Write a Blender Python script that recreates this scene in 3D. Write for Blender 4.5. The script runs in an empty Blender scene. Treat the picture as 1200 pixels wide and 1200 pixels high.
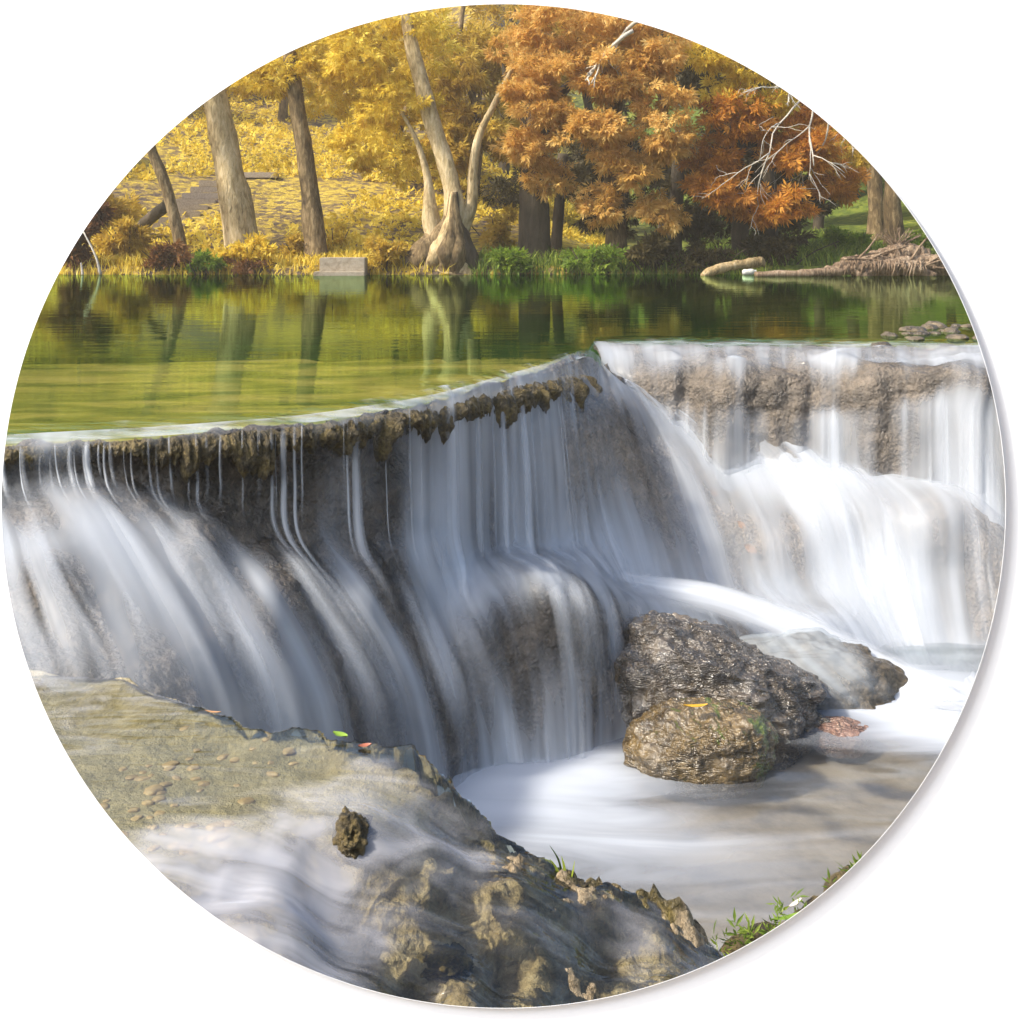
import bpy, math, random
import numpy as np
from mathutils import Vector

random.seed(7)
RNG = np.random.default_rng(7)
SC = bpy.context.scene
COL = SC.collection
R = math.radians

# ------------------------------------------------------------------ camera
H, F, V0 = 0.64, 1500.0, 274.0          # eye height over the upper pool, focal length and horizon row (1200 px frame)
cam = bpy.data.cameras.new('camera')
cam.sensor_width = 36.0
cam.lens = 36.0 * F / 1200.0
cam.shift_y = -(600.0 - V0) / 1200.0
cam.clip_start = 0.05
cam.clip_end = 600.0
camo = bpy.data.objects.new('camera', cam)
camo.location = (0, 0, H)
camo.rotation_euler = (R(90), 0, 0)
COL.objects.link(camo)
SC.camera = camo

# ------------------------------------------------------------------ light
SUN_DIR = Vector((-0.66, -0.28, 0.70)).normalized()      # towards the sun
world = bpy.data.worlds.new('World')
SC.world = world
world.use_nodes = True
wn = world.node_tree
wn.nodes.clear()
wo = wn.nodes.new('ShaderNodeOutputWorld')
wb = wn.nodes.new('ShaderNodeBackground')
ws = wn.nodes.new('ShaderNodeTexSky')
ws.sky_type = 'NISHITA'
ws.sun_disc = False
ws.sun_elevation = math.asin(SUN_DIR.z)
ws.sun_rotation = math.atan2(SUN_DIR.x, SUN_DIR.y)
ws.air_density = 1.0
ws.dust_density = 3.0
ws.ozone_density = 0.6
wb.inputs['Strength'].default_value = 0.13
wn.links.new(ws.outputs[0], wb.inputs[0])
wn.links.new(wb.outputs[0], wo.inputs[0])

sl = bpy.data.lights.new('sun', 'SUN')
sl.energy = 3.3
sl.angle = R(5)
sl.color = (1.0, 0.92, 0.78)
so = bpy.data.objects.new('sun', sl)
so.rotation_euler = SUN_DIR.to_track_quat('Z', 'Y').to_euler()
so.location = (-8, 4, 9)
COL.objects.link(so)

# the soft room lamp that lights the white wall from the upper left and gives the rim its shadow
al = bpy.data.lights.new('wall_lamp', 'AREA')
al.shape = 'DISK'
al.size = 1.5
al.energy = 112.0
al.color = (0.93, 0.97, 1.0)
ao = bpy.data.objects.new('wall_lamp', al)
ao.location = (-3.3, -1.3, 2.9)
ao.rotation_euler = (Vector(ao.location) - Vector((0, 1.0, 0.43))).to_track_quat('Z', 'Y').to_euler()
COL.objects.link(ao)

SC.view_settings.view_transform = 'Standard'
SC.view_settings.look = 'None'
SC.view_settings.gamma = 1.0
SC.view_settings.exposure = 1.05
HAZE = 0.0024                             # even density of the autumn air
SC.render.engine = 'CYCLES'
SC.cycles.use_denoising = True
SC.cycles.max_bounces = 8
SC.cycles.diffuse_bounces = 3
SC.cycles.glossy_bounces = 3
SC.cycles.transparent_max_bounces = 24
SC.cycles.caustics_reflective = False
SC.cycles.caustics_refractive = False


# ------------------------------------------------------------------ helpers
def P(u, v, Y):
    return np.array(((u - 600.0) / F * Y, Y, H - (v - V0) / F * Y))


def PZ(u, v, Z):
    return P(u, v, (H - Z) * F / (v - V0))


def hsh(ix, iy, iz, seed):
    h = (ix * 374761393 + iy * 668265263 + iz * 2147483647 + seed * 974711) & 0xFFFFFFFF
    h = ((h ^ (h >> 13)) * 1274126177) & 0xFFFFFFFF
    h = ((h ^ (h >> 16)) * 2246822519) & 0xFFFFFFFF
    return ((h ^ (h >> 15)) & 0xFFFFFF) / float(0xFFFFFF)


def vnoise(p, seed=0):
    p = np.asarray(p, float)
    i = np.floor(p).astype(np.int64)
    f = p - i
    f = f * f * f * (f * (f * 6 - 15) + 10)
    r = 0
    for dx in (0, 1):
        for dy in (0, 1):
            for dz in (0, 1):
                w = (f[..., 0] if dx else 1 - f[..., 0]) * (f[..., 1] if dy else 1 - f[..., 1]) * (f[..., 2] if dz else 1 - f[..., 2])
                r = r + w * hsh(i[..., 0] + dx, i[..., 1] + dy, i[..., 2] + dz, seed)
    return r


def fbm(p, octv=4, seed=0, gain=0.5):
    p = np.asarray(p, float)
    a, s, t = 1.0, 0, 0
    for o in range(octv):
        s = s + a * (vnoise(p * (2.03 ** o), seed + o * 17) * 2 - 1)
        t += a
        a *= gain
    return s / t


def ridged(p, octv=4, seed=0):
    p = np.asarray(p, float)
    a, s, t = 1.0, 0, 0
    for o in range(octv):
        s = s + a * (1 - np.abs(vnoise(p * (2.1 ** o), seed + o * 17) * 2 - 1))
        t += a
        a *= 0.5
    return s / t


def sstep(a, b, x):
    t = np.clip((x - a) / (b - a), 0, 1)
    return t * t * (3 - 2 * t)


def mesh_np(name, verts, faces, mat=None, parent=None, smooth=True, attrs=None, uv=None):
    """faces: (n,4) or (n,3) int array; attrs: {name: per-vertex floats}; uv: per-vertex (n,2)."""
    me = bpy.data.meshes.new(name)
    verts = np.asarray(verts, np.float32)
    faces = np.asarray(faces, np.int32)
    k = faces.shape[1]
    me.vertices.add(len(verts))
    me.vertices.foreach_set('co', verts.ravel())
    me.loops.add(faces.size)
    me.loops.foreach_set('vertex_index', faces.ravel())
    me.polygons.add(len(faces))
    me.polygons.foreach_set('loop_start', np.arange(0, faces.size, k, dtype=np.int32))
    me.polygons.foreach_set('use_smooth', np.full(len(faces), smooth))
    if attrs:
        for an, av in attrs.items():
            a = me.attributes.new(an, 'FLOAT', 'POINT')
            a.data.foreach_set('value', np.asarray(av, np.float32).ravel())
    if uv is not None:
        l = me.uv_layers.new(name='flow')
        l.data.foreach_set('uv', np.asarray(uv, np.float32)[faces.ravel()].ravel())
    me.update(calc_edges=True)
    me.validate()
    o = bpy.data.objects.new(name, me)
    COL.objects.link(o)
    if mat:
        me.materials.append(mat)
    if parent:
        o.parent = parent
        o.matrix_parent_inverse = parent.matrix_basis.inverted()
    return o


def grid_faces(n, m):
    i, j = np.meshgrid(np.arange(n - 1), np.arange(m - 1), indexing='ij')
    a = (i * m + j).ravel()
    return np.stack([a, a + m, a + m + 1, a + 1], 1)


def tag(o, label=None, cat=None, group=None, kind=None):
    if label:
        o['label'] = label
    if cat:
        o['category'] = cat
    if group:
        o['group'] = group
    if kind:
        o['kind'] = kind
    return o


def empty(name, loc, label, cat, group=None):
    o = bpy.data.objects.new(name, None)
    o.empty_display_size = 0.1
    o.location = tuple(float(c) for c in loc)
    COL.objects.link(o)
    return tag(o, label, cat, group)


def catmull(pts, m):
    pts = np.asarray(pts, float)
    n = len(pts)
    x = np.linspace(0, n - 1, m)
    i = np.clip(np.floor(x).astype(int), 0, n - 2)
    t = (x - i).reshape((-1,) + (1,) * (pts.ndim - 1))
    p1, p2 = pts[i], pts[i + 1]
    p0 = np.where((i > 0).reshape(t.shape), pts[np.maximum(i - 1, 0)], 2 * p1 - p2)
    p3 = np.where((i < n - 2).reshape(t.shape), pts[np.minimum(i + 2, n - 1)], 2 * p2 - p1)
    return 0.5 * (2 * p1 + (p2 - p0) * t + (2 * p0 - 5 * p1 + 4 * p2 - p3) * t ** 2 + (3 * p1 - p0 - 3 * p2 + p3) * t ** 3)


def tube(pts, rad, sides=10, rough=0.0, seed=1, freq=6.0, lobes=0.0):
    """tapered tube through points -> (verts, quads)"""
    pts = np.asarray(pts, float)
    rad = np.asarray(rad, float)
    n = len(pts)
    tan = np.gradient(pts, axis=0)
    tan /= np.linalg.norm(tan, axis=1)[:, None] + 1e-9
    ref = np.tile(np.array([0.0, -1.0, 0.0]), (n, 1))
    flat = np.abs((tan * ref).sum(1)) > 0.9
    ref[flat] = (1, 0, 0)
    a = np.cross(tan, ref)
    a /= np.linalg.norm(a, axis=1)[:, None]
    b = np.cross(a, tan)
    th = np.linspace(0, 2 * math.pi, sides, endpoint=False)
    ring = a[:, None] * np.cos(th)[None, :, None] + b[:, None] * np.sin(th)[None, :, None]
    rr = np.tile(rad[:, None], (1, sides))
    if lobes:
        rr = rr * (1 + lobes * np.sin(th * 3 + seed)[None] + lobes * 0.6 * np.sin(th * 5 + seed * 2.1)[None])
    v = pts[:, None] + ring * rr[..., None]
    if rough:
        q = v * np.array([freq, freq, freq * 0.45])
        v = v + ring * (fbm(q, 4, seed) * rough)[..., None] * rad[:, None, None]
    v = v.reshape(-1, 3)
    i, j = np.meshgrid(np.arange(n - 1), np.arange(sides), indexing='ij')
    f = np.stack([i * sides + j, i * sides + (j + 1) % sides, (i + 1) * sides + (j + 1) % sides, (i + 1) * sides + j], -1).reshape(-1, 4)
    # end caps as fans of degenerate-free quads: add centre points
    c0, c1 = len(v), len(v) + 1
    v = np.vstack([v, pts[0], pts[-1]])
    caps = []
    for j in range(0, sides, 2):
        caps.append((c0, (j + 2) % sides, (j + 1) % sides, j))
        e = (n - 1) * sides
        caps.append((c1, e + j, e + (j + 1) % sides, e + (j + 2) % sides))
    return v, np.vstack([f, np.array(caps)])


def join(parts):
    vs, fs, k = [], [], 0
    for v, f in parts:
        vs.append(v)
        fs.append(f + k)
        k += len(v)
    return np.vstack(vs), np.vstack(fs)


_ico = {}


def sphere(nu=48, nv=28):
    if (nu, nv) in _ico:
        return _ico[(nu, nv)]
    th = np.linspace(0, 2 * math.pi, nu, endpoint=False)
    ph = np.linspace(0.001, math.pi - 0.001, nv)
    v = np.stack([np.sin(ph)[:, None] * np.cos(th)[None], np.sin(ph)[:, None] * np.sin(th)[None], np.repeat(np.cos(ph)[:, None], nu, 1)], -1).reshape(-1, 3)
    i, j = np.meshgrid(np.arange(nv - 1), np.arange(nu), indexing='ij')
    f = np.stack([i * nu + j, (i + 1) * nu + j, (i + 1) * nu + (j + 1) % nu, i * nu + (j + 1) % nu], -1).reshape(-1, 4)
    _ico[(nu, nv)] = (v, f)
    return v, f


# ------------------------------------------------------------------ materials
class NT:
    def __init__(self, name):
        self.m = bpy.data.materials.new(name)
        self.m.use_nodes = True
        self.t = self.m.node_tree
        self.t.nodes.clear()
        self.out = self.t.nodes.new('ShaderNodeOutputMaterial')

    def n(self, kind, ins=None, **props):
        nd = self.t.nodes.new('ShaderNode' + kind)
        for k, v in props.items():
            setattr(nd, k, v)
        for k, v in (ins or {}).items():
            s = nd.inputs[k]
            if isinstance(v, bpy.types.NodeSocket):
                self.t.links.new(v, s)
            else:
                s.default_value = v
        return nd

    def math(self, op, a, b=0.0, clamp=False):
        return self.n('Math', {0: a, 1: b}, operation=op, use_clamp=clamp).outputs[0]

    def noise(self, vec, scale, detail=3, rough=0.5, dist=0.0):
        return self.n('TexNoise', {'Vector': vec, 'Scale': scale, 'Detail': detail, 'Roughness': rough, 'Distortion': dist}).outputs['Fac']

    def ramp(self, fac, stops, interp='LINEAR'):
        nd = self.n('ValToRGB', {'Fac': fac})
        cr = nd.color_ramp
        cr.interpolation = interp
        while len(cr.elements) < len(stops):
            cr.elements.new(0.5)
        for e, (p, c) in zip(cr.elements, stops):
            e.position = p
            e.color = (*c, 1) if len(c) == 3 else c
        return nd.outputs['Color']

    def mapr(self, x, a, b, c=0.0, d=1.0, smooth=True):
        return self.n('MapRange', {'Value': x, 'From Min': a, 'From Max': b, 'To Min': c, 'To Max': d},
                      interpolation_type='SMOOTHSTEP' if smooth else 'LINEAR').outputs[0]

    def mix(self, fac, a, b):
        nd = self.n('Mix', data_type='RGBA')
        for i, v in ((0, fac), (6, a), (7, b)):
            s = nd.inputs[i]
            if isinstance(v, bpy.types.NodeSocket):
                self.t.links.new(v, s)
            else:
                s.default_value = (*v, 1) if i else v
        return nd.outputs[2]

    def pos(self):
        return self.n('NewGeometry').outputs['Position']

    def attr(self, name):
        return self.n('Attribute', attribute_name=name).outputs['Fac']

    def mapping(self, vec, scale):
        return self.n('Mapping', {'Vector': vec, 'Scale': scale}).outputs[0]

    def bump(self, h, strength, dist):
        return self.n('Bump', {'Height': h, 'Strength': strength, 'Distance': dist}).outputs[0]

    def done(self, shader):
        self.t.links.new(shader, self.out.inputs['Surface'])
        return self.m


def mat_plain(name, col, rough=0.6):
    t = NT(name)
    n = t.noise(t.pos(), 35.0, 3)
    c = t.mix(t.mapr(n, 0.3, 0.7), tuple(x * 0.8 for x in col), tuple(min(1, x * 1.15) for x in col))
    return t.done(t.n('BsdfPrincipled', {'Base Color': c, 'Roughness': rough}).outputs[0])


def mat_wall():
    t = NT('white_plaster')
    b = t.bump(t.noise(t.pos(), 220.0, 4), 0.08, 0.002)
    return t.done(t.n('BsdfPrincipled', {'Base Color': (0.70, 0.72, 0.745, 1), 'Roughness': 0.85, 'Specular IOR Level': 0.2, 'Normal': b}).outputs[0])


def mat_rock(name, stops, scale=6.0, rough=(0.25, 0.6), bump=0.9, bdist=0.02, moss=None, spec=0.6, fine=60.0, coat=0.0, tan=None):
    t = NT(name)
    p = t.pos()
    a = t.noise(p, scale, 6, 0.62, 0.4)
    b = t.noise(p, scale * 5, 5, 0.6)
    f = t.math('ADD', t.math('MULTIPLY', a, 0.62), t.math('MULTIPLY', b, 0.38))
    col = t.ramp(f, stops)
    if tan:                                  # wet moss and recess shade painted dark at left, tan travertine towards +x
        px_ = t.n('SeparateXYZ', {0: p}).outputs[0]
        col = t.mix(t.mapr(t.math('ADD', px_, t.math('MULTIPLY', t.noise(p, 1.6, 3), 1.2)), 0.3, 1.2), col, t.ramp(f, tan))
    if moss:
        mc, th = moss
        nz = t.n('VectorMath', {0: t.n('NewGeometry').outputs['Normal'], 1: (1.0, 0.1, 0.25)}, operation='DOT_PRODUCT').outputs['Value']
        mm = t.math('ADD', t.math('MULTIPLY', nz, 0.35), t.noise(p, scale * 0.9, 4, 0.6))
        col = t.mix(t.mapr(mm, th, th + 0.16), col, mc)
    vor = t.n('TexVoronoi', {'Vector': p, 'Scale': fine, 'Randomness': 1.0}, feature='SMOOTH_F1').outputs['Distance']
    hgt = t.math('ADD', t.math('MULTIPLY', t.noise(p, scale * 4, 6, 0.65), 1.0), t.math('MULTIPLY', vor, 0.35))
    if coat:
        wv_ = t.n('TexWave', {'Vector': t.mapping(p, (0.35, 0.35, 1.0)), 'Scale': 26.0, 'Distortion': 14.0, 'Detail': 3.0, 'Detail Scale': 2.2}, bands_direction='Z').outputs['Fac']
        hgt = t.math('ADD', t.math('MULTIPLY', hgt, 0.7), t.math('MULTIPLY', t.math('MULTIPLY', wv_, t.mapr(t.noise(p, scale * 0.7, 2), 0.40, 0.62, 0.12, 1.0)), 0.6))
    nb = t.bump(hgt, bump, bdist)
    rr = t.mapr(t.noise(p, scale * 2, 3), 0.35, 0.65, rough[0], rough[1])
    return t.done(t.n('BsdfPrincipled', {'Base Color': col, 'Roughness': rr, 'Specular IOR Level': spec, 'Normal': nb, 'Coat Weight': coat, 'Coat Roughness': 0.24, 'Coat IOR': 1.65, 'Coat Normal': nb}).outputs[0])


def mat_bark(name, stops, sx=9.0):
    t = NT(name)
    p = t.mapping(t.pos(), (sx, sx, sx * 0.28))
    a = t.noise(p, 1.0, 6, 0.65, 0.6)
    b = t.noise(t.pos(), 2.2, 3)
    f = t.math('ADD', t.math('MULTIPLY', a, 0.65), t.math('MULTIPLY', b, 0.35))
    col = t.ramp(f, stops)
    nb = t.bump(a, 0.9, 0.05)
    return t.done(t.n('BsdfPrincipled', {'Base Color': col, 'Roughness': 0.85, 'Specular IOR Level': 0.2, 'Normal': nb}).outputs[0])


def mat_leaf(name, stops, transl=0.45):
    t = NT(name)
    col = t.ramp(t.attr('tint'), stops)
    d = t.n('BsdfPrincipled', {'Base Color': col, 'Roughness': 0.55, 'Specular IOR Level': 0.3}).outputs[0]
    tr = t.n('BsdfTranslucent', {'Color': col}).outputs[0]
    return t.done(t.n('MixShader', {0: transl, 1: d, 2: tr}).outputs[0])


def mat_ground():
    t = NT('leaf_litter_ground')
    p = t.pos()
    a = t.noise(p, 0.55, 5, 0.6)
    b = t.noise(p, 7.0, 5, 0.7)
    v = t.n('TexVoronoi', {'Vector': p, 'Scale': 9.0}).outputs['Color']
    vs = t.n('SeparateColor', {0: v}).outputs[0]
    f = t.math('ADD', t.math('MULTIPLY', a, 0.5), t.math('ADD', t.math('MULTIPLY', b, 0.3), t.math('MULTIPLY', vs, 0.2)))
    gold = t.ramp(f, [(0.37, (0.085, 0.065, 0.06)), (0.47, (0.20, 0.145, 0.07)), (0.56, (0.44, 0.32, 0.055)), (0.72, (0.62, 0.48, 0.10))])  # dark stops: bare soil and patches of shade painted into the colour
    green = t.ramp(f, [(0.3, (0.04, 0.06, 0.02)), (0.5, (0.13, 0.18, 0.03)), (0.7, (0.28, 0.30, 0.05))])
    x = t.n('SeparateXYZ', {0: p}).outputs[0]
    g = t.mapr(t.math('ADD', x, t.math('MULTIPLY', t.noise(p, 0.3, 2), 4.0)), 1.5, 6.5)
    col = t.mix(g, gold, green)
    nb = t.bump(b, 1.0, 0.12)
    return t.done(t.n('BsdfPrincipled', {'Base Color': col, 'Roughness': 0.95, 'Specular IOR Level': 0.1, 'Normal': nb}).outputs[0])


def water_surface(t, tint, bumpn, refl_boost=0.0, gloss=0.02, body=(0.9, 0.95, 0.9)):
    fr = t.n('Fresnel', {'IOR': 1.33, 'Normal': bumpn}).outputs[0]
    fr = t.math('ADD', fr, refl_boost, True)
    g = t.n('BsdfGlossy', {'Color': (*tint, 1), 'Roughness': gloss, 'Normal': bumpn}).outputs[0]
    tr = t.n('BsdfTransparent', {'Color': (*body, 1)}).outputs[0]
    return t.n('MixShader', {0: fr, 1: tr, 2: g}).outputs[0]


def mat_upper_pool():
    t = NT('upper_pool_water')
    p = t.pos()
    y = t.n('SeparateXYZ', {0: p}).outputs[1]
    n1 = t.noise(t.mapping(p, (0.9, 3.2, 1)), 1.0, 3, 0.5, 0.3)
    n2 = t.noise(t.mapping(p, (3.0, 9.0, 1)), 1.0, 3, 0.55, 0.4)
    lip = t.attr('lip')                                   # 1 at the lip, 0 on the still pool
    h = t.math('ADD', t.math('MULTIPLY', n1, 0.6), t.math('MULTIPLY', n2, t.math('ADD', 0.25, t.math('MULTIPLY', lip, 1.6))))
    nb = t.bump(h, 0.5, t.math('ADD', 0.006, t.math('MULTIPLY', lip, 0.05)))
    w = water_surface(t, (0.50, 0.70, 0.42), nb, t.mapr(y, 6.8, 8.6, -0.06, 0.22), 0.02, (0.93, 0.96, 0.86))
    # silky foam just before the lip
    s = t.noise(t.mapping(p, (4.0, 14.0, 1)), 1.0, 3, 0.5, 0.5)
    fa = t.mapr(t.math('ADD', t.math('MULTIPLY', lip, 0.62), t.math('MULTIPLY', s, 0.75)), 0.80, 1.2, 0.0, 0.5)
    foam = t.n('BsdfDiffuse', {'Color': (0.55, 0.59, 0.65, 1)}).outputs[0]
    return t.done(t.n('MixShader', {0: fa, 1: w, 2: foam}).outputs[0])


def mat_lower_pool(name='lower_pool_water'):
    t = NT(name)
    p = t.pos()
    foam_a = t.attr('foam')
    n1 = t.noise(t.mapping(p, (1.3, 5.0, 1)), 1.0, 4, 0.5, 0.8)
    nb = t.bump(t.noise(t.mapping(p, (2, 5, 1)), 1.0, 2), 0.3, 0.02)
    w = water_surface(t, (0.9, 0.95, 1.0), nb, 0.03, 0.16, (0.80, 0.84, 0.84))
    fa = t.mapr(t.math('ADD', foam_a, t.math('MULTIPLY', t.math('SUBTRACT', n1, 0.5), 0.9)), -0.1, 1.2, 0.02, 0.92)
    d = t.n('BsdfDiffuse', {'Color': (0.50, 0.535, 0.60, 1)}).outputs[0]
    return t.done(t.n('MixShader', {0: fa, 1: w, 2: d}).outputs[0])


def mat_veil(name, sx, sy, k=1.5, top=0.93, lo=0.3, hi=1.05, col=(0.60, 0.64, 0.70), seed=0.0, fine=3.1):
    """silky falling water: white translucent film whose density follows the flow"""
    t = NT(name)
    uv = t.n('UVMap', uv_map='flow').outputs[0]
    off = t.n('VectorMath', {0: uv, 1: (seed, seed * 0.37, 0)}, operation='ADD').outputs[0]
    wob = t.noise(t.mapping(off, (2.0, 1.6, 1)), 1.0, 2)
    a = t.noise(t.mapping(off, (sx, sy, 1)), 1.0, 2, 0.45, 0.25)
    b = t.noise(t.mapping(off, (sx * fine, sy * 0.8, 1)), 1.0, 2, 0.5, 0.2)
    s = t.math('ADD', t.math('MULTIPLY', a, 0.58), t.math('ADD', t.math('MULTIPLY', b, 0.30), t.math('MULTIPLY', wob, 0.12)))
    f = t.math('ADD', t.attr('cover'), t.math('MULTIPLY', t.math('SUBTRACT', s, 0.5), k))
    al = t.mapr(f, lo, hi, 0.0, top)
    d = t.n('BsdfPrincipled', {'Base Color': (*col, 1), 'Roughness': 0.35, 'Specular IOR Level': 0.35}).outputs[0]
    tl = t.n('BsdfTranslucent', {'Color': (*col, 1)}).outputs[0]
    body = t.n('MixShader', {0: 0.3, 1: d, 2: tl}).outputs[0]
    tr = t.n('BsdfTransparent').outputs[0]
    return t.done(t.n('MixShader', {0: al, 1: tr, 2: body}).outputs[0])


M_WALL = mat_wall()
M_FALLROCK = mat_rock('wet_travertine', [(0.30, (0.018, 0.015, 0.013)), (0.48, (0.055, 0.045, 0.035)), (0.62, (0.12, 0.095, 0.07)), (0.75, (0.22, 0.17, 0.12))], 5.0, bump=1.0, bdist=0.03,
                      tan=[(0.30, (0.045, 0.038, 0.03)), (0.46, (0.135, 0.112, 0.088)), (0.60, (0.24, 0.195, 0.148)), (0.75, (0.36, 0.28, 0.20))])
M_TANROCK = mat_rock('tan_travertine', [(0.30, (0.032, 0.028, 0.023)), (0.45, (0.095, 0.079, 0.062)), (0.60, (0.18, 0.147, 0.112)), (0.75, (0.28, 0.225, 0.165))], 6.0, bump=1.0, bdist=0.03)
M_MOSS = mat_rock('brown_moss', [(0.32, (0.016, 0.012, 0.006)), (0.47, (0.065, 0.047, 0.016)), (0.58, (0.15, 0.108, 0.035)), (0.70, (0.24, 0.19, 0.07))], 14.0, (0.5, 0.9), 1.0, 0.02, fine=120.0)
M_BOULDER = mat_rock('dark_wet_boulder', [(0.28, (0.016, 0.012, 0.009)), (0.45, (0.060, 0.046, 0.030)), (0.60, (0.14, 0.105, 0.066)), (0.75, (0.25, 0.195, 0.13))], 8.0, (0.2, 0.4), 1.0, 0.016, None, 0.9, 30.0, 1.0)
M_MOSSY = mat_rock('mossy_wet_boulder', [(0.28, (0.016, 0.010, 0.004)), (0.45, (0.075, 0.049, 0.016)), (0.60, (0.18, 0.118, 0.038)), (0.75, (0.26, 0.18, 0.075))], 10.0, (0.2, 0.4), 1.0, 0.014, ((0.12, 0.15, 0.012), 0.66), 0.9, 30.0, 0.6)
M_SLAB = mat_rock('olive_wet_slab', [(0.28, (0.022, 0.018, 0.012)), (0.45, (0.075, 0.058, 0.036)), (0.60, (0.16, 0.12, 0.07)), (0.75, (0.25, 0.19, 0.11))], 6.0, (0.25, 0.5), 0.9, 0.02)
M_LEDGE = mat_rock('wet_ledge_rock', [(0.28, (0.035, 0.028, 0.016)), (0.44, (0.13, 0.10, 0.055)), (0.58, (0.27, 0.21, 0.12)), (0.75, (0.40, 0.32, 0.21))], 7.0, (0.2, 0.5), 1.0, 0.02)
M_GROUND = mat_ground()
M_BED = mat_plain('green_pool_bed', (0.07, 0.11, 0.02), 0.9)
M_SAND = mat_rock('sandy_bed', [(0.3, (0.20, 0.15, 0.10)), (0.5, (0.34, 0.26, 0.18)), (0.7, (0.42, 0.33, 0.24))], 4.0, (0.7, 0.9), 0.4, 0.01)
M_CONC = mat_rock('stained_concrete', [(0.32, (0.14, 0.11, 0.07)), (0.46, (0.33, 0.28, 0.21)), (0.7, (0.46, 0.41, 0.33))], 3.5, (0.8, 0.95), 0.6, 0.02, None, 0.2)
M_WOOD = mat_bark('dry_driftwood', [(0.36, (0.07, 0.045, 0.03)), (0.5, (0.27, 0.19, 0.125)), (0.64, (0.46, 0.36, 0.26))], 26)
M_LOG = mat_bark('pale_log_wood', [(0.36, (0.13, 0.09, 0.04)), (0.5, (0.38, 0.28, 0.14)), (0.64, (0.58, 0.46, 0.28))], 22)
M_TWIG = mat_plain('grey_twig_wood', (0.46, 0.43, 0.37), 0.8)
M_BARK_PALE = mat_bark('pale_bark', [(0.36, (0.20, 0.14, 0.065)), (0.5, (0.50, 0.385, 0.21)), (0.64, (0.70, 0.58, 0.37))], 20)
M_BARK_MID = mat_bark('brown_bark', [(0.36, (0.05, 0.035, 0.022)), (0.5, (0.17, 0.12, 0.06)), (0.64, (0.36, 0.27, 0.15))], 20)
M_BARK_DARK = mat_bark('dark_bark', [(0.3, (0.03, 0.024, 0.018)), (0.5, (0.075, 0.06, 0.042)), (0.7, (0.14, 0.11, 0.08))])

GOLD = mat_leaf('golden_leaves', [(0.0, (0.38, 0.24, 0.02)), (0.35, (0.68, 0.50, 0.05)), (0.7, (0.86, 0.70, 0.11)), (1.0, (0.93, 0.83, 0.24))], 0.55)
AMBER = mat_leaf('amber_leaves', [(0.0, (0.26, 0.16, 0.02)), (0.5, (0.56, 0.39, 0.05)), (1.0, (0.76, 0.58, 0.11))], 0.5)
ORANGE = mat_leaf('orange_leaves', [(0.0, (0.36, 0.18, 0.03)), (0.35, (0.66, 0.40, 0.09)), (0.7, (0.80, 0.55, 0.18)), (1.0, (0.88, 0.70, 0.30))], 0.48)
RUST = mat_leaf('rust_leaves', [(0.0, (0.20, 0.07, 0.015)), (0.4, (0.52, 0.22, 0.03)), (0.75, (0.74, 0.36, 0.05)), (1.0, (0.84, 0.52, 0.09))], 0.45)
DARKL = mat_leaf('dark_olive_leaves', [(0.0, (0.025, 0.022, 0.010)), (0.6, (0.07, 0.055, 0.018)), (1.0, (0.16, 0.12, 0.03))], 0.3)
GREENL = mat_leaf('fresh_green_leaves', [(0.0, (0.06, 0.10, 0.015)), (0.5, (0.19, 0.30, 0.03)), (1.0, (0.42, 0.50, 0.06))], 0.5)
REDBR = mat_leaf('red_brown_leaves', [(0.0, (0.07, 0.03, 0.015)), (0.5, (0.18, 0.08, 0.03)), (1.0, (0.34, 0.18, 0.05))], 0.4)
GRASS = mat_leaf('grass_blades', [(0.0, (0.06, 0.10, 0.015)), (0.5, (0.16, 0.25, 0.03)), (1.0, (0.36, 0.42, 0.07))], 0.4)


# ------------------------------------------------------------------ the white wall, opened in place of the round print; rim added for its shadow
def circle_at(Y, grow, n=360):
    """outline of the round opening at distance Y (centre 590,593 px, radius 588 px) grown by some metres"""
    c = P(590, 593, Y)
    r = 588.0 / F * Y + grow
    th = np.linspace(0, 2 * math.pi, n, endpoint=False)
    return np.stack([c[0] + r * np.cos(th), np.full(n, Y), c[2] + r * np.sin(th)], 1), th


def ring_faces(k, n):
    i, j = np.meshgrid(np.arange(k - 1), np.arange(n), indexing='ij')
    return np.stack([i * n + j, i * n + (j + 1) % n, (i + 1) * n + (j + 1) % n, (i + 1) * n + j], -1).reshape(-1, 4)


WY = 1.0
c_front, TH = circle_at(WY, 0.0007)
c_back, _ = circle_at(WY + 0.06, 0.03)
cx, cz = P(590, 593, WY)[[0, 2]]


def square(Y):
    d = np.stack([np.cos(TH), np.sin(TH)], 1)
    hw, up, dn = 1.6, 0.64, 2.2
    sx = hw / np.maximum(np.abs(d[:, 0]), 1e-6)
    sz = np.where(d[:, 1] > 0, up, dn) / np.maximum(np.abs(d[:, 1]), 1e-6)
    s = np.minimum(sx, sz)
    return np.stack([cx + d[:, 0] * s, np.full(len(TH), Y), cz + d[:, 1] * s], 1)


rings = [c_front, square(WY), square(WY + 0.06), c_back, c_front]
wall = mesh_np('white_wall', np.vstack(rings), ring_faces(5, len(TH)), M_WALL, smooth=False)
tag(wall, 'plain white plaster wall around the round waterfall view', 'wall', kind='structure')

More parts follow.
